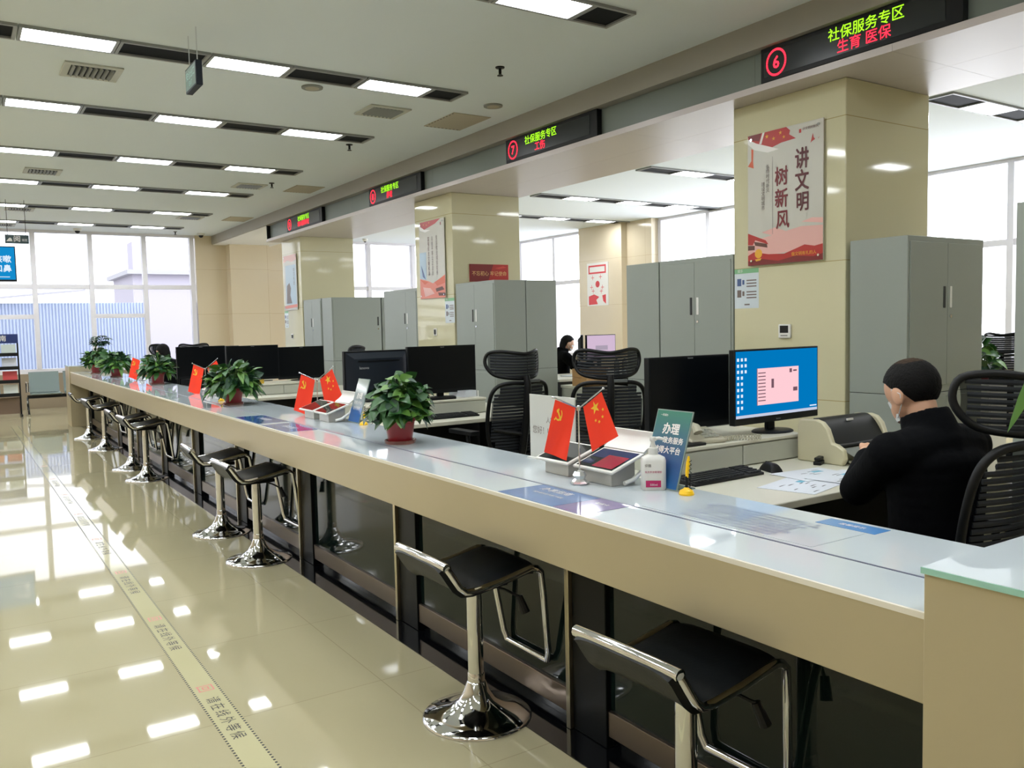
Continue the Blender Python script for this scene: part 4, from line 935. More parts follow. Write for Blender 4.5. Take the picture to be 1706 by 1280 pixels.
# ---------------------------------------------------------------- mesh office chairs
def gauze(name):
    m = bpy.data.materials.new(name); m.use_nodes = True; nt = m.node_tree; nt.nodes.clear()
    t = nt.nodes.new('ShaderNodeBsdfTransparent'); d = nt.nodes.new('ShaderNodeBsdfDiffuse'); d.inputs[0].default_value = (.004, .005, .007, 1)
    mx = nt.nodes.new('ShaderNodeMixShader'); mx.inputs[0].default_value = .78; o = nt.nodes.new('ShaderNodeOutputMaterial')
    nt.links.new(t.outputs[0], mx.inputs[1]); nt.links.new(d.outputs[0], mx.inputs[2]); nt.links.new(mx.outputs[0], o.inputs[0]); return m
M_mesh = mat('black chair mesh', (30, 34, 40), .6, spec=.3); M_chf = mat('black chair frame', (9, 11, 14), .45, spec=.3); M_gauze = gauze('black see through gauze'); M_seatc = mat('black seat fabric', (22, 24, 28), .8, noise=.2, nscale=80)
def cr(p, n=5, closed=True):
    p = [V(q) for q in p]; o = []; k = len(p)
    for i in range(k if closed else k - 1):
        a, b, c, d = (p[(i + j) % k] if closed else p[min(max(i + j, 0), k - 1)] for j in (-1, 0, 1, 2))
        for q in range(n):
            u = q / n; o.append(.5 * ((2 * b) + (c - a) * u + (2 * a - 5 * b + 4 * c - d) * u * u + (3 * b - a - 3 * c + d) * u ** 3))
    return o
def chair():
    """sitter faces local +Y"""
    t = thing('office_chair', '', 'office chair', (0, 0, 0), 0, 'black mesh office chairs')
    b = MB()
    for k in range(5):
        a = 2 * PI * k / 5 + .3; e = V((.29 * math.cos(a), .29 * math.sin(a), .075)); b.tube([(0, 0, .11), e * .6 + V((0, 0, .035)), e], [.03, .024, .018], 8)
    b.out('star_base', M_chf, t)
    for k in range(5):
        a = 2 * PI * k / 5 + .3; c = (.29 * math.cos(a), .29 * math.sin(a)); T = TR(c[0], c[1], .028) @ RZ(a + .6)
        MB().cyl((0, -.02, 0), (0, -.006, 0), .028, n=14, M=T).cyl((0, .006, 0), (0, .02, 0), .028, n=14, M=T).cyl((0, -.02, 0), (0, .02, 0), .006, n=8, M=T).cyl((0, 0, .0), (0, 0, .04), .008, n=8, M=T).out('caster', M_black, t)
    MB().lathe([(.030, .09), (.030, .26), (.022, .26), (.022, .40)], 16).out('gas_post', M_chf, t)
    MB().box(-.10, .10, -.13, .10, .385, .42).out('tilt_mechanism', M_chf, t, bev=.01)
    def seat(u, v):
        x = (u - .5) * .50; y = -.22 + .48 * v; e = max(0, 1 - abs(2 * u - 1) ** 6) * max(0, 1 - abs(2 * v - 1) ** 8)
        return (x, y, .425 + .05 * e ** .5 - (.03 * max(0, v - .75) * 4) ** 1)
    MB().sheet(seat, 20, 20, .035).out('seat', M_seatc, t)
    # back frame: closed loop in the local XZ plane, curved backwards
    def bk(x, z): return (x, -.245 - .10 * (z - .52) / .5 + .09 * (x / .24) ** 2 * .6, z)
    loop = []
    for x, z in ((-.13, .50), (-.20, .56), (-.235, .68), (-.245, .82), (-.235, .94), (-.19, 1.0), (-.10, 1.015), (0, 1.01), (.10, 1.015), (.19, 1.0), (.235, .94), (.245, .82), (.235, .68), (.20, .56), (.13, .50)): loop.append(bk(x, z))
    MB().tube(cr(loop, 4), .0145, 8, closed=True).out('back_frame', M_chf, t, smooth=60)
    rb = MB(); rb.keep = False
    for k in range(21):
        z = .535 + k * .0222; w = .215 if .62 < z < .95 else (.18 if z > .56 else .15)
        pts = [bk(-w + 2 * w * i / 8, z) for i in range(9)]
        rb.tube(pts, .0093, 6, flat=.5, up=(0, 0, 1))
    bm_ = rb.out('back_mesh', M_mesh, t)
    MB().sheet(lambda u, v: bk((u - .5) * 2 * (.225 if .2 < v < .85 else .18), .51 + .49 * v), 10, 14).out('back_gauze', M_gauze, bm_)
    sp = MB(); sp.tube([(0, -.10, .40), (0, -.24, .42), (0, -.30, .55), (0, -.36, .80), (0, -.375, 1.0), (0, -.36, 1.06)], [.03, .03, .028, .026, .024, .022], 10); sp.tube([bk(-.2, .70), (0, -.33, .66), bk(.2, .70)], .014, 8); sp.out('back_spine', M_chf, t)
    # saddle headrest
    def hd(x, z): return (x, -.335 + .16 * (abs(x) / .22) ** 2.2 - .02 * math.sin((z - 1.04) / .2 * PI), z + .012 * (abs(x) / .22) ** 2)
    hl = [hd(x, z) for x, z in ((-.10, 1.045), (-.175, 1.06), (-.21, 1.10), (-.222, 1.15), (-.205, 1.205), (-.15, 1.222), (-.07, 1.215), (0, 1.208), (.07, 1.215), (.15, 1.222), (.205, 1.205), (.222, 1.15), (.21, 1.10), (.175, 1.06), (.10, 1.045), (0, 1.04))]
    MB().tube(cr(hl, 4), .0125, 8, closed=True).out('headrest_frame', M_chf, t, smooth=60)
    hm = MB()
    for k in range(8): z = 1.06 + .0195 * k; w = .20 if 1.08 < z < 1.2 else .18; hm.tube([hd(-w + 2 * w * i / 10, z) for i in range(11)], .0083, 6, flat=.5, up=(0, 0, 1))
    hq = hm.out('headrest_mesh', M_mesh, t)
    MB().sheet(lambda u, v: hd((u - .5) * 2 * (.21 if .15 < v < .9 else .18), 1.05 + .16 * v), 12, 8).out('headrest_gauze', M_gauze, hq)
    MB().box(-.015, .11, -.372, -.352, 1.015, 1.035).out('headrest_bracket', mat('grey metal', (120, 124, 126), .35, .6), t, bev=.003)
    for s in (-1, 1):
        MB().tube([(s * .24, -.10, .43), (s * .29, -.09, .45), (s * .29, -.06, .66)], .015, 8).box(s * .29 - .035, s * .29 + .035, -.16, .13, .66, .69).out('armrest', M_chf, t, bev=.008)
    return t
ch0 = chair()
chairs = [('black mesh chair the nearest clerk sits on, its headrest at the right edge', 2.715, 1.60, 0.0),
          ('black mesh chair seen from behind at the second desk, left of the white board', 3.22, 5.13, .05),
          ('black mesh chair turned sideways behind the nearest flags, right of another chair', 3.78, 4.62, -.55),
          ('black mesh chair at the third desk, its curved headrest against the grey cabinets', 3.18, 8.20, 1.15),
          ('black chair with a pale label behind the third pair of flags', 2.56, 11.75, .3),
          ('black chair headrest above the farthest flags, by the end window', 2.52, 14.8, 1.25),
          ('black chair headrest rising above the row of black monitors', 3.25, 14.2, -.3),
          ('dark chair by the back office desk, next to the grey cabinets', 6.75, 7.2, .7),
          ('blue grey chair beside the window at the right edge of the picture', 8.16, 4.0, 2.4)]
for k, (lb, x, y, a) in enumerate(chairs):
    if k == 0: ch0['label'] = lb; ch0.location = (x, y, 0); ch0.rotation_euler = (0, 0, a)
    else: dup(ch0, lb, (x, y, 0), a)

# second, third and fourth workplaces
desk('second clerk desk with a pale top, behind the nearest plant', 2.08, 3.98, 5.40, 6.60)
riser('drawer unit under the two monitors at the second desk', 2.50, 3.52, 5.76, .50)
monitor('black monitor seen from its ridged back, left one at the second desk', 2.745, 6.12, .84, .55, .36, PI + .04, back_logo=True, z0=.874)
monitor('black switched off monitor at the second desk, right of the ridged one', 3.25, 5.98, .84, .62, .375, .03, z0=.88)
keyboard('black keyboard in front of the drawer unit at the second desk', 3.12, 5.63, .72)
t = thing('calculator_tray', 'black tray with pens and clips below the second desk monitors', 'tray', (3.12, 5.88, .84)); MB().box(-.17, .16, -.07, .07, 0, .02).out('tray_floor', M_black, t, bev=.004)
t = thing('paper_stack', 'small stack of papers standing right of the second desk monitors', 'paper', (3.44, 5.99, .84), .2); MB().box(-.06, .06, -.10, .10, 0, .05).out('stack', M_pap, t)
desk('third clerk desk, behind the second nearest plant', 2.08, 3.98, 8.70, 9.90)
riser('drawer unit at the third desk, under black monitors', 2.45, 3.50, 9.05, .50)
monitor('left black monitor at the third desk, facing the camera', 2.735, 9.33, .84, .57, .375, .02, z0=.875)
monitor('right black monitor at the third desk, facing the camera', 3.29, 9.36, .84, .53, .36, 0., z0=.86)
t = thing('tape_box', 'small yellow box on the third desk drawer unit', 'box', (2.72, 9.16, .84)); MB().box(-.07, .07, -.03, .03, 0, .045).out('carton', mat('yellow card', (196, 162, 52), .5), t, bev=.002)
desk('fourth clerk desk near the far end of the counter', 2.95, 3.95, 12.35, 13.2)
monitor('black monitor beyond the third desk, partly hidden by it', 2.48, 10.55, .72, .56, .38, 0., z0=.86)
desk('narrow side desk carrying the partly hidden far monitor', 2.15, 2.95, 10.25, 10.85, ped=False)
monitor('black monitor on the fourth desk, farthest at the counter', 3.25, 12.75, .72, .58, .36, 0., z0=.84)
# ---------------------------------------------------------------- people
M_skin = mat('skin', (206, 160, 132), .5, noise=.04, nscale=30); M_hair = mat('black hair', (14, 13, 13), .7, noise=.35, nscale=120, bump=.5, spec=.15)
M_crown = mat('thin hair over the crown', (62, 50, 40), .75, noise=.4, nscale=90, bump=.4, spec=.1)
M_coat = mat('black coat wool', (6, 7, 10), .9, noise=.3, nscale=60, bump=.15, spec=.1); M_trou = mat('dark trousers', (20, 22, 28), .85); M_shoe = mat('black shoe leather', (14, 13, 13), .35); M_mask = mat('white face mask', (222, 226, 230), .7)
def remesh(o, vox, sm=6):
    r = o.modifiers.new('remesh', 'REMESH'); r.mode = 'VOXEL'; r.voxel_size = vox; r.use_smooth_shade = True
    s = o.modifiers.new('smooth', 'SMOOTH'); s.iterations = sm; s.factor = .5
    return o
def limb(mb, pts, rs, n=12):
    """tapered limb with round joints"""
    mb.tube(pts, rs, n)
    for p, r in zip(pts, rs): mb.ball(p, r * .995, n, 8)
def person(label, loc, rz, coat=M_coat, nod=.35, fine=True, hair_long=False, crown=True, hands=None, el=None):
    """seated person, hips over the origin at seat height .46, facing local +Y"""
    t = thing('person', label, 'person', loc, rz)
    n = 14 if fine else 10
    HC_ = V((0.01, .095, 1.142)); NB = V((0, .02, 1.0)); R = TR(*HC_) @ RX(-nod) @ Matrix.Scale(.87, 4)
    sh = [V((-.19, .01, .955)), V((.19, .01, .955))]
    elb = el or [V((-.075, .25, .79)), V((.29, .20, .77))]
    wr = hands or [V((.17, .42, .865)), V((.32, .44, .79))]
    body = MB()
    body.ball((0, 0, .02), (.095, .099, .098), 24, 16, R); body.ball((0, -.018, .035), (.088, .098, .092), 24, 16, R)
    body.ball((0, .045, -.055), (.062, .055, .065), 18, 12, R); body.ball((0, .030, -.045), (.074, .058, .055), 18, 12, R); body.ball((0, .070, -.085), (.035, .03, .028), 14, 10, R)           # jaw, chin
    body.ball((0, .100, -.012), (.013, .020, .020), 10, 8, R); body.ball((0, .088, .012), (.010, .012, .03), 10, 8, R)             # nose
    for s in (-1, 1):
        body.ball((s * .094, -.006, -.014), (.012, .026, .040), 12, 10, R); body.ball((s * .033, .082, .022), (.017, .012, .010), 10, 8, R)   # ears, brow
    body.ball((0, .094, -.048), (.022, .010, .008), 10, 8, R)                                                                     # lips
    hb = R @ V((0, -.02, -.06)); limb(body, [NB, NB.lerp(hb, .5), hb], [.050, .048, .052], n)
    limb(body, [V((0, 0, .50)), V((0, -.01, .66)), V((0, .0, .84)), V((0, .005, .92))], [.11, .105, .11, .09], n)
    for k in (0, 1):
        limb(body, [V((sh[k].x * .3, 0, .965)), sh[k], sh[k].lerp(elb[k], .55), elb[k], elb[k].lerp(wr[k], .4), wr[k]], [.065, .054, .046, .038, .038, .026], n)
        s = -1 if k == 0 else 1
        d = (wr[k] - elb[k]).normalized(); side = d.cross(V((0, 0, 1))).normalized(); upv = side.cross(d)
        pc = wr[k] + d * .045; Mh = Matrix(((side.x, d.x, upv.x, pc.x), (side.y, d.y, upv.y, pc.y), (side.z, d.z, upv.z, pc.z), (0, 0, 0, 1)))
        body.ball((0, -.005, 0), (.040, .050, .015), 14, 10, Mh); limb(body, [wr[k], wr[k] + d * .02], [.026, .024], n)
        for f, (fx, fl, cu) in enumerate(((-.030, .068, .5), (-.010, .078, .45), (.010, .072, .5), (.029, .056, .6))):
            a = V((fx, .036, 0)); b = a + V((fx * .12, fl * .45, .004)); c = b + V((0, fl * .32 * math.cos(cu), -fl * .32 * math.sin(cu))); e = c + V((0, fl * .26 * math.cos(cu * 2), -fl * .26 * math.sin(cu * 2)))
            limb(body, [Mh @ a, Mh @ b, Mh @ c, Mh @ e], [.0095, .009, .0082, .007], 8)
        ts = 1 if k == 0 else -1
        limb(body, [Mh @ V((ts * .030, -.02, -.002)), Mh @ V((ts * .052, .012, -.008)), Mh @ V((ts * .056, .040, -.016))], [.013, .011, .008], 8)
        hip = V((s * .09, 0, .52)); kn = V((s * .12, .42, .50)); an = V((s * .12, .40, .09))
        limb(body, [hip, hip.lerp(kn, .5), kn, kn.lerp(an, .4), an], [.085, .072, .056, .052, .036], n)
    remesh(body.out('body', M_skin, t), .006 if fine else .009, 3)
    cb = MB()
    cb.mi = 0
    for k in range(12):
        z = .50 + k * .038; rx = .172 + .026 * max(0, (z - .66) / .26); cb.ball((0, -.012 * math.sin((z - .5) * 6), z), (rx, .128, .10 if z < .88 else .075), 24, 12)
    limb(cb, [V((-.15, 0, .955)), V((0, -.012, .97)), V((.15, 0, .955))], [.078, .09, .078], n)
    for k in (0, 1):
        cuff = elb[k].lerp(wr[k], .93)
        limb(cb, [sh[k], sh[k].lerp(elb[k], .5), elb[k], elb[k].lerp(cuff, .5), cuff], [.076, .066, .062, .052, .043], n)
    cb.lathe([(.092, -.06), (.086, .0), (.078, .042), (.062, .042), (.055, -.06)], 24, M=TR(NB.x, NB.y + .004, NB.z + .040) @ RX(-nod * 1.1))
    remesh(cb.out('coat', coat, t), .009, 5)
    tb = MB()
    for s in (-1, 1):
        hip = V((s * .09, 0, .52)); kn = V((s * .12, .42, .50)); an = V((s * .12, .40, .11)); limb(tb, [hip, hip.lerp(kn, .5), kn, kn.lerp(an, .5), an], [.105, .088, .072, .064, .056], n)
    tb.ball((0, -.01, .53), (.175, .135, .09), 18, 10)
    remesh(tb.out('trousers', M_trou, t), .011, 4)
    for s in (-1, 1):
        MB().ball((s * .12, .45, .035), (.045, .125, .035), 16, 10).ball((s * .12, .38, .055), (.042, .055, .05), 12, 8).box(s * .12 - .042, s * .12 + .042, .33, .57, 0, .014).out('shoe', M_shoe, t)
    # hair: a shell over the top and back of the skull
    pts_ = [(-1, -.92), (-.5, -.84), (-.24, -.42), (.0, -.16), (.18, -.08), (.5, .26), (1, .42)]
    def cut(az):      # lowest elevation of the hair: high on the forehead, over the ears, low at the nape
        q = math.sin(az)
        for (a0, c0), (a1, c1) in zip(pts_, pts_[1:]):
            if q <= a1: u = (q - a0) / (a1 - a0); c = c0 + (c1 - c0) * u; break
        return min(c, -.9) if hair_long and q < -.3 else c
    hb = MB(); N, K = 48, 26; vs = []
    for j in range(K + 1):
        for i in range(N):
            az = 2 * PI * i / N; lim = cut(az); e = PI / 2 - (PI / 2 - lim) * (j / K) ** .9
            k = 1.10 + .012 * math.sin(az * 19 + j * 1.3) * (j > 2) + .03 * (1 - j / K); k = k if j < K else 1.05
            vs.append(tuple(R @ V((.090 * math.cos(e) * math.cos(az) * k, -.008 + .100 * math.cos(e) * math.sin(az) * k, .026 + .094 * math.sin(e) * (k + .02)))))
    for j in range(K):
        hb.mi = 1 if (crown and j < 7) else 0
        hb.faces([vs[j * N + i] for i in range(N)] + [vs[(j + 1) * N + i] for i in range(N)], [(i, N + i, N + (i + 1) % N, (i + 1) % N) for i in range(N)])
    bmesh.ops.remove_doubles(hb.bm, verts=hb.bm.verts[:], dist=1e-5)
    o = hb.out('hair', [M_hair, M_crown], t, smooth=180); so = o.modifiers.new('thickness', 'SOLIDIFY'); so.thickness = .010; so.offset = -1
    if hair_long: MB().ball((0, -.075, -.04), (.085, .05, .13), 16, 12, R).out('long_hair', M_hair, t)
    mk = MB()
    def mf(u, v):
        a = math.radians(-68 + 136 * u); z = -.10 + .085 * v
        return (.070 * math.sin(a) * (1 - .12 * (1 - v)), .020 + .082 * math.cos(a) + .012 * math.exp(-(a * 3) ** 2) * v - .012 * (1 - v), z)
    mk.sheet(mf, 18, 8, .002, R)
    for s in (-1, 1): mk.tube([R @ V((s * .070, .05, -.02)), R @ V((s * .097, .010, .020)), R @ V((s * .104, -.028, -.01)), R @ V((s * .094, -.012, -.05)), R @ V((s * .064, .045, -.088))], .0016, 5)
    mk.out('face_mask', M_mask, t)
    return t
person('seated man in a black coat and face mask, back turned, bent over the nearest desk', (2.725, 1.60, 0), -.12)
person('person with dark hair behind the third potted plant, near the end window', (2.53, 12.78, 0), .35, fine=False, crown=False, nod=.1, hair_long=True)
person('woman in dark clothes and mask at the back office desk, half behind a monitor', (7.08, 9.56, 0), -1.9, fine=False, crown=False, nod=.2, hair_long=True)
# ---------------------------------------------------------------- back office
t = desk('back office desk with papers and two monitors, far behind the counter', 6.0, 8.35, 8.15, 9.10, .75, False); t['group'] = 'back office furniture'
monitor('back office monitor turned away, dark, in front of the woman', 6.98, 8.95, .75, .36, .33, .9, z0=.93)
m, sc = monitor('back office monitor with a pale lilac screen, far behind the counter', 7.31, 8.97, .75, .50, .33, 0., emis('pale lilac screen', (226, 200, 226), .85), z0=.925, chin=.012, logo=False)
ui = MB(); ui.keep = True
ui.mi = 0; q(-.10, .11, .30, .36); q(-.02, .04, .24, .28); ui.mi = 1; q(-.13, .03, .215, .225); ui.out('window', [emis('lilac screen grey', (190, 176, 196), .8), M_uig], sc, smooth=0)
M_card = mat('corrugated cardboard', (178, 140, 92), .7, noise=.06, nscale=30)
t = thing('low_cabinet', 'low pale cabinet under the cardboard cartons in the back office', 'cabinet', (6.2, 8.0, 0)); MB().box(-.2, .18, -.9, .1, 0, .66).out('body', M_dfr, t, bev=.004); MB().box(-.21, .19, -.91, .11, .66, .69).out('top', M_desk, t, bev=.003)
for k, (x, y, z, lb) in enumerate(((5.99 + .15, 7.75, .69, 'lower cardboard carton behind the mesh chairs'), (6.14, 7.75, .79, 'upper cardboard carton behind the mesh chairs, top of the pile'))):
    t = thing('carton', lb, 'box', (x, y, z), 0, 'cartons in the back office'); MB().box(-.15, .15, -.13, .13, 0, .098).out('carton_body', M_card, t, bev=.002)
    MB().box(-.152, .152, -.025, .025, .094, .0995).out('tape_strip', mat('brown tape', (150, 116, 72), .3), t)
t = thing('bottle', 'clear water bottle on the back office desk', 'bottle', (7.28, 8.45, .75), 0, 'bottles in the back office'); MB().lathe([(.032, 0), (.034, .01), (.034, .15), (.014, .19), (.014, .205)], 18).out('body', pane_mat('bottle plastic', (.8, .86, .92), .3), t); MB().lathe([(.016, .2), (.016, .222)], 14).out('cap', M_white, t)
d2 = dup(t, 'second clear bottle, left of the other on the back office desk', (7.12, 8.42, .75))
t = thing('paper_stack', 'tall pile of white papers on the back office desk below the lilac screen', 'paper', (7.55, 8.45, .75), 0); MB().box(-.15, .15, -.11, .11, 0, .10).out('stack', M_pap, t, bev=.002)
t = thing('paper_stack', 'flat stack of folders at the right end of the back office desk', 'paper', (7.95, 8.42, .75), .2); MB().box(-.15, .15, -.11, .11, 0, .04).out('stack', M_pap, t); MB().box(-.14, .15, -.10, .10, .04, .05).out('folder', mat('buff folder', (196, 160, 100), .6), t)
t = thing('folder', 'upright blue folder at the back office desk beside the grey cabinets', 'folder', (8.15, 8.75, .75), .1); MB().box(-.10, .10, -.02, .02, 0, .22).out('cover', mat('blue folder', (70, 130, 200), .4), t, bev=.002)
t = thing('document', 'slanted white document sheet left of the back office monitors', 'paper', (6.62, 8.55, .75), .2); MB().box(-.21, .21, -.14, .14, .0, .012).out('sheet', M_pap, t)
# plant and white shelf by the right window
t = thing('plant_shelf', 'white low shelf under a plant at the right edge', 'shelf', (7.62, 4.05, 0)); MB().box(-.16, .14, -.16, .16, 0, .80).out('body', M_white, t, bev=.004); MB().box(-.14, .12, -.165, -.16, .42, .78).out('door', M_white, t, bev=.002)
pp = pothos('green potted plant on a white shelf beside the right window', 7.62, 4.05, .80, .20, 1.16, 60, .10, 31, True, .8); pp['group'] = 'plants in the back office'
t = thing('dome_camera', 'white dome camera high on the back office end wall, by the far window', 'camera', (8.0, 18.2, 3.45 - .0)); MB().lathe([(.06, 0), (.062, -.03), (.045, -.055), (.02, -.07), (.004, -.074)], 20).out('housing', M_white, t); MB().ball((0, 0, -.05), .034, 14, 10).out('lens', M_black, t)
# ---------------------------------------------------------------- far left: bench, rack, screen, hanging signs
t = thing('waiting_bench', 'steel waiting bench by the end window at the left', 'bench', (1.08, 17.5, 0))
M_perf = mat('perforated steel seat', (112, 124, 122), .3, .55)
for k in range(3):
    x = .05 + .55 * k
    MB().sheet(lambda u, v: (x + .48 * u, .02 + .40 * v + 0 if v < .0 else -.42 + .44 * v, .40 - .03 * math.sin(v * PI)), 4, 8, .014).out('seat', M_perf, t)
    MB().sheet(lambda u, v: (x + .48 * u, .04 + .07 * v, .40 + .36 * v), 4, 6, .012).out('backrest', M_perf, t)
MB().box(0, 1.75, -.16, -.10, .30, .36).out('beam', M_black, t)
for x in (.0, 1.12, 1.7):
    MB().tube([(x, -.40, .02), (x, -.36, .05), (x, -.13, .30), (x, .08, .05), (x, .12, .02)], .02, 8).out('leg', M_chrome, t)
    MB().tube([(x, -.38, .43), (x, -.38, .58), (x, .02, .58), (x, .02, .40)], .016, 8).out('armrest', M_chrome, t)
t = thing('brochure_rack', 'brochure rack with a dark blue header at the left edge', 'rack', (.56, 17.35, 0))
M_navy = mat('navy sign board', (28, 48, 110), .4)
for s in (-.42, .40): MB().box(s, s + .025, -.02, .02, 0, 1.45).box(s, s + .025, -.22, .22, 0, .04).out('upright', M_black, t)
MB().box(-.42, .425, -.03, .02, 1.29, 1.45).out('header', M_navy, t); text('服务指南', .11, M_pw, t, WY(0.03, -.032, 1.37), bold=.001)
for k in range(4):
    z = .36 + .235 * k
    s = MB().box(-.40, .40, -.14, .02, z, z + .02).box(-.40, .40, -.145, -.135, z, z + .06).out('shelf', M_black, t)
MB().box(-.40, .40, .0, .015, .05, .34).out('base_panel', mat('brown panel', (120, 100, 84), .5), t)
cols_ = [[(180, 200, 205), (120, 140, 160), (200, 206, 200)], [(206, 70, 58), (220, 120, 90), (196, 50, 50)], [(214, 214, 220), (190, 160, 150), (206, 210, 222)], [(206, 216, 214), (214, 218, 226), (190, 200, 196)]]
for k in range(4):
    for c in range(3):
        x = -.27 + .27 * c; z = .38 + .235 * k
        tt = thing('brochure', '%s stack of brochures on the %s shelf of the rack' % (['left', 'middle', 'right'][c], ['lowest', 'second lowest', 'second highest', 'highest'][k]), 'brochure', (.56 + x, 17.27, z), 0, 'brochures on the rack')
        MB().box(-.11, .11, -.008, .008, 0, .19, RX(-.25)).out('booklet', mat('brochure %d %d' % (k, c), cols_[k][c], .4), tt)
t = thing('wall_screen', 'hanging television with blue notice screen at the left edge', 'television', (.40, 15.0, 2.235))
MB().box(-.49, .49, 0, .05, 0, .53).out('housing', M_black, t, bev=.006); MB().box(-.475, .475, -.002, 0, .03, .515).out('screen', emis('television blue', (20, 140, 205), 1.0), t)
text('咳嗽', .115, M_uiw, t, WY(.315, -.003, .33), bold=.003); text('口鼻', .115, M_uiw, t, WY(.315, -.003, .19), bold=.003); MB().box(.1, .4, -.003, -.002, .065, .075).out('screen_line', M_uiw, t)
MB().cyl((0, .03, .53), (0, .03, 1.215), .022, n=12).out('ceiling_pole', M_chf, t)
t = thing('hanging_sign', 'small dark green hanging sign with a white character at the top left', 'sign', (.915, 14.9, 2.80)); MB().box(-.155, .155, -.012, .012, 0, .128).out('panel', mat('dark green sign', (22, 52, 54), .3), t, bev=.003)
text('阅', .10, M_pw, t, WY(0, -.0135, .064), bold=.001); text('览区', .04, M_pw, t, WY(.10, -.0135, .05))
MB().flat([(-.14, .03), (-.06, .03), (-.07, .07), (-.09, .085), (-.11, .07)], .0, WY(0, -.0135, 0)).out('pictogram', M_pw, t)
for s in (-.12, .12): MB().cyl((s, 0, .128), (s, 0, .65), .004, n=6).out('rod', M_chf, t)
t = thing('exit_sign', 'slim hanging exit sign seen edge on, under the nearest full lamp row', 'sign', (1.49, 6.165, 3.06))
MB().box(-.022, .022, -.15, .15, 0, .165).out('housing', M_monb, t, bev=.004); MB().box(-.0235, -.022, -.135, .135, .012, .152).out('panel', mat('pale green sign face', (104, 128, 120), .3), t)
text('安全出口', .06, mat('green sign print', (170, 214, 204), .4), t, WX(-.0242, 0, .10)); text('EXIT', .045, MATS['green sign print'], t, WX(-.0242, 0, .045))
for s in (-.11, .11): MB().cyl((0, s, .165), (0, s, .39), .004, n=6).out('rod', M_chrome, t)
# ---------------------------------------------------------------- ceiling fittings
M_vent = mat('grey vent blades', (128, 130, 124), .5); M_vd = mat('dark vent cavity', (34, 36, 38), .8)
def vent(label, x, y, w=.41, d=.40):
    t = thing('air_vent', label, 'air vent', (x, y, HC), 0, 'square air vents in the ceiling')
    MB().box(-w / 2 + .05, w / 2 - .05, -d / 2 + .05, d / 2 - .05, -.004, -.001).out('cavity', M_vd, t)
    f = MB()
    for a, b, c, e in ((-w / 2, w / 2, -d / 2, -d / 2 + .05), (-w / 2, w / 2, d / 2 - .05, d / 2), (-w / 2, -w / 2 + .05, -d / 2 + .05, d / 2 - .05), (w / 2 - .05, w / 2, -d / 2 + .05, d / 2 - .05)): f.box(a, b, c, e, -.014, 0)
    f.out('frame', mat('vent frame', (186, 186, 176), .5), t, bev=.003)
    s = MB()
    for k in range(8): x0 = -w / 2 + .06 + (w - .12) * k / 7.5; s.faces([(x0, -d / 2 + .05, -.004), (x0 + .018, -d / 2 + .05, -.026), (x0 + .018, d / 2 - .05, -.026), (x0, d / 2 - .05, -.004)], [(0, 1, 2, 3)])
    s.out('blades', M_vent, t, smooth=0); return t
for lb, x, y in (('air vent at upper left, before the second lamp row', 1.03, 7.45), ('air vent near the bulkhead, before the second lamp row', 3.53, 7.52), ('small looking air vent at left, between third and fourth rows of lamps', 1.07, 12.18),
                 ('air vent near the bulkhead beyond the fourth lamp row', 3.63, 12.19), ('air vent at far left beyond the sixth lamp row', 1.04, 15.9), ('air vent near the bulkhead beyond the sixth lamp row', 3.68, 15.96), ('air vent close to the end windows at the left', .90, 18.2)): vent(lb, x, y)
M_ap = mat('access panel', (176, 168, 150), .7)
def hatch(label, x, y):
    t = thing('access_panel', label, 'ceiling panel', (x, y, HC), 0, 'perforated ceiling access panels')
    MB().box(-.21, .21, -.31, .31, -.006, 0).out('panel', M_ap, t, bev=.002)
    h = MB()
    for k in range(9): h.box(-.19 + k * .044, -.17 + k * .044, .285, .30, -.0066, -.006); h.box(-.205, -.195, -.29 + k * .06, -.26 + k * .06, -.0066, -.006)
    h.out('perforation', M_vd, t, smooth=0)
for lb, x, y in (('ceiling access panel beside the bulkhead, nearest one', 4.35, 7.55), ('ceiling access panel beside the bulkhead, middle one', 4.41, 12.16), ('ceiling access panel beside the bulkhead, farthest one', 4.48, 15.85)): hatch(lb, x, y)
for lb, x, y in (('round ceiling speaker below the nearest full lamp row', 2.67, 7.06), ('round ceiling speaker close to the bulkhead', 4.34, 6.85)):
    t = thing('ceiling_speaker', lb, 'speaker', (x, y, HC), 0, 'round ceiling speakers'); MB().lathe([(.09, 0), (.088, -.012), (.074, -.014)], 28).out('rim', M_vent, t); MB().lathe([(.072, -.010), (.05, -.017), (.004, -.019)], 24).out('grille', M_ap, t)
for lb, x, y in (('black sprinkler head near the bulkhead, nearest one', 3.763, 5.824), ('black sprinkler head at the right end of the third lamp row', 3.82, 9.03), ('black sprinkler head, second farthest along the bulkhead', 3.84, 11.84), ('sprinkler head by the end windows', 3.91, 18.27)):
    t = thing('sprinkler', lb, 'sprinkler', (x, y, HC), 0, 'sprinkler heads in the ceiling'); MB().lathe([(.038, 0), (.036, -.008), (.012, -.012), (.012, -.05), (.006, -.055)], 16).out('rose', M_black, t); MB().lathe([(.002, -.062), (.024, -.064), (.024, -.068), (.002, -.07)], 14).cyl((.008, 0, -.05), (.012, 0, -.066), .003, n=6).cyl((-.008, 0, -.05), (-.012, 0, -.066), .003, n=6).out('deflector', M_black, t)
for lb, x, y in (('dome camera on the ceiling at left by the end windows', 2.15, 18.42), ('dome camera on the ceiling at the right end of the end windows', 4.44, 18.4)):
    t = thing('dome_camera', lb, 'camera', (x, y, HC), 0, 'dome cameras'); MB().lathe([(.075, 0), (.075, -.03), (.06, -.045)], 20).out('housing', M_white, t); MB().ball((0, 0, -.045), .048, 16, 10).out('lens', M_black, t)
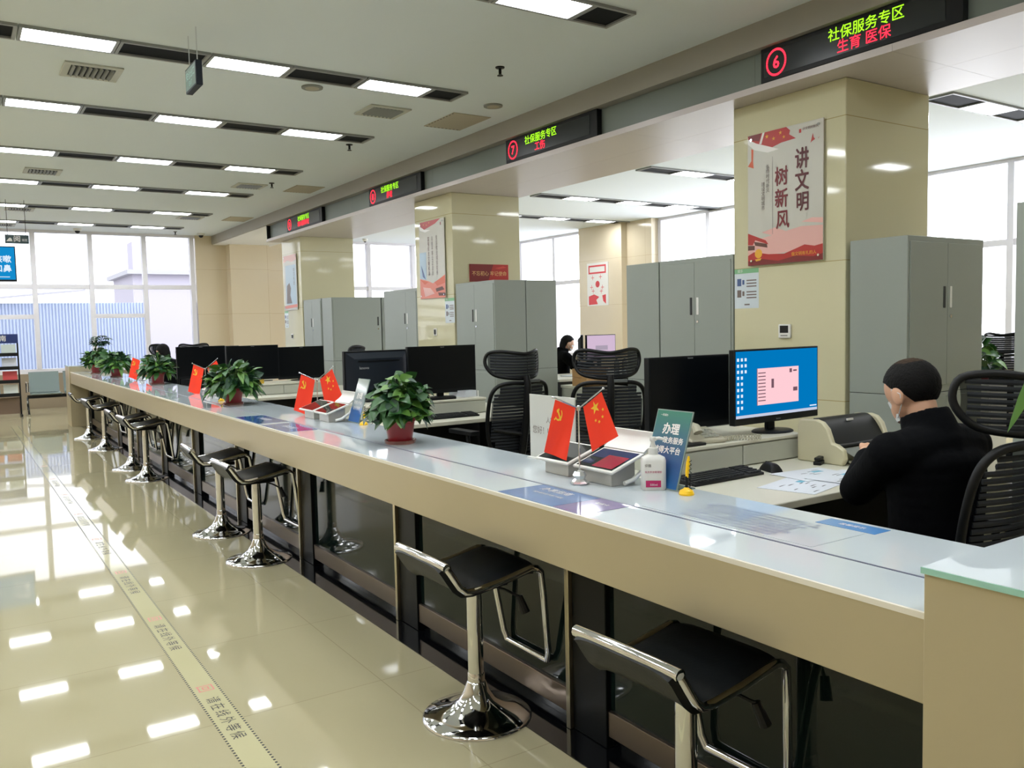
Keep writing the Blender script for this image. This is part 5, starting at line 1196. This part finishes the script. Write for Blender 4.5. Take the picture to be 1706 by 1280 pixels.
# ---------------------------------------------------------------- outside the end windows
M_rib = mat('pale blue ribbed sheet metal', (176, 188, 214), .5); M_rib2 = mat('pale lilac rendered wall', (186, 182, 196), .8); M_rf = mat('pale grey roof sheet', (176, 176, 184), .6)
struct(MB().box(-40, 60, YE + .4, 80, -.3, -.15).out('ground_outside', mat('pale paving outside', (150, 148, 144), .9)))
t = thing('shed_building', 'pale blue ribbed metal shed seen through the end windows', 'building', (0, 25, 0))
mb = MB()
for k in range(58): x0 = .2 + .075 * k; mb.prism([(x0, 0), (x0 + .02, -.03), (x0 + .045, -.03), (x0 + .065, 0), (x0 + .075, 0), (x0 + .075, .2), (x0, .2)], -.15, 2.25)
mb.out('ribbed_wall', M_rib, t, smooth=0)
MB().faces([(.1, -.25, 2.25), (3.0, -.25, 2.55), (3.0, 2.5, 2.9), (.1, 2.5, 2.6), (.1, -.25, 2.3), (3.0, -.25, 2.6), (3.0, 2.5, 2.95), (.1, 2.5, 2.65)], [(3, 2, 1, 0), (4, 5, 6, 7), (0, 1, 5, 4), (1, 2, 6, 5), (2, 3, 7, 6), (3, 0, 4, 7)]).out('roof', M_rf, t)
t = thing('awning', 'white slanted awnings outside at the far left window', 'awning', (-.6, 22.2, 0))
for k in range(3): MB().faces([(-3, -.4, 2.1 - .35 * k), (1.35 - .1 * k, -.4, 2.45 - .35 * k), (1.35 - .1 * k, .5, 2.6 - .35 * k), (-3, .5, 2.25 - .35 * k), (-3, -.4, 2.14 - .35 * k), (1.35 - .1 * k, -.4, 2.49 - .35 * k), (1.35 - .1 * k, .5, 2.64 - .35 * k), (-3, .5, 2.29 - .35 * k)], [(3, 2, 1, 0), (4, 5, 6, 7), (0, 1, 5, 4), (1, 2, 6, 5), (2, 3, 7, 6), (3, 0, 4, 7)]).out('canopy', M_rf, t)
for x in (-2.8, 1.1): MB().cyl((x, 0, -.15), (x, 0, 2.3), .03, n=8).out('post', M_rf, t)
t = thing('far_building', 'pale lilac building beyond the metal shed', 'building', (5.2, 31, 0)); MB().box(.0, 6.5, 0, 4, -.15, 3.4).out('wall', M_rib2, t); MB().box(-.2, 6.7, -.3, 4.2, 3.4, 3.55).out('roof', M_rf, t); MB().box(.2, .75, 1, 2, 3.55, 4.6).out('chimney', M_rib2, t)
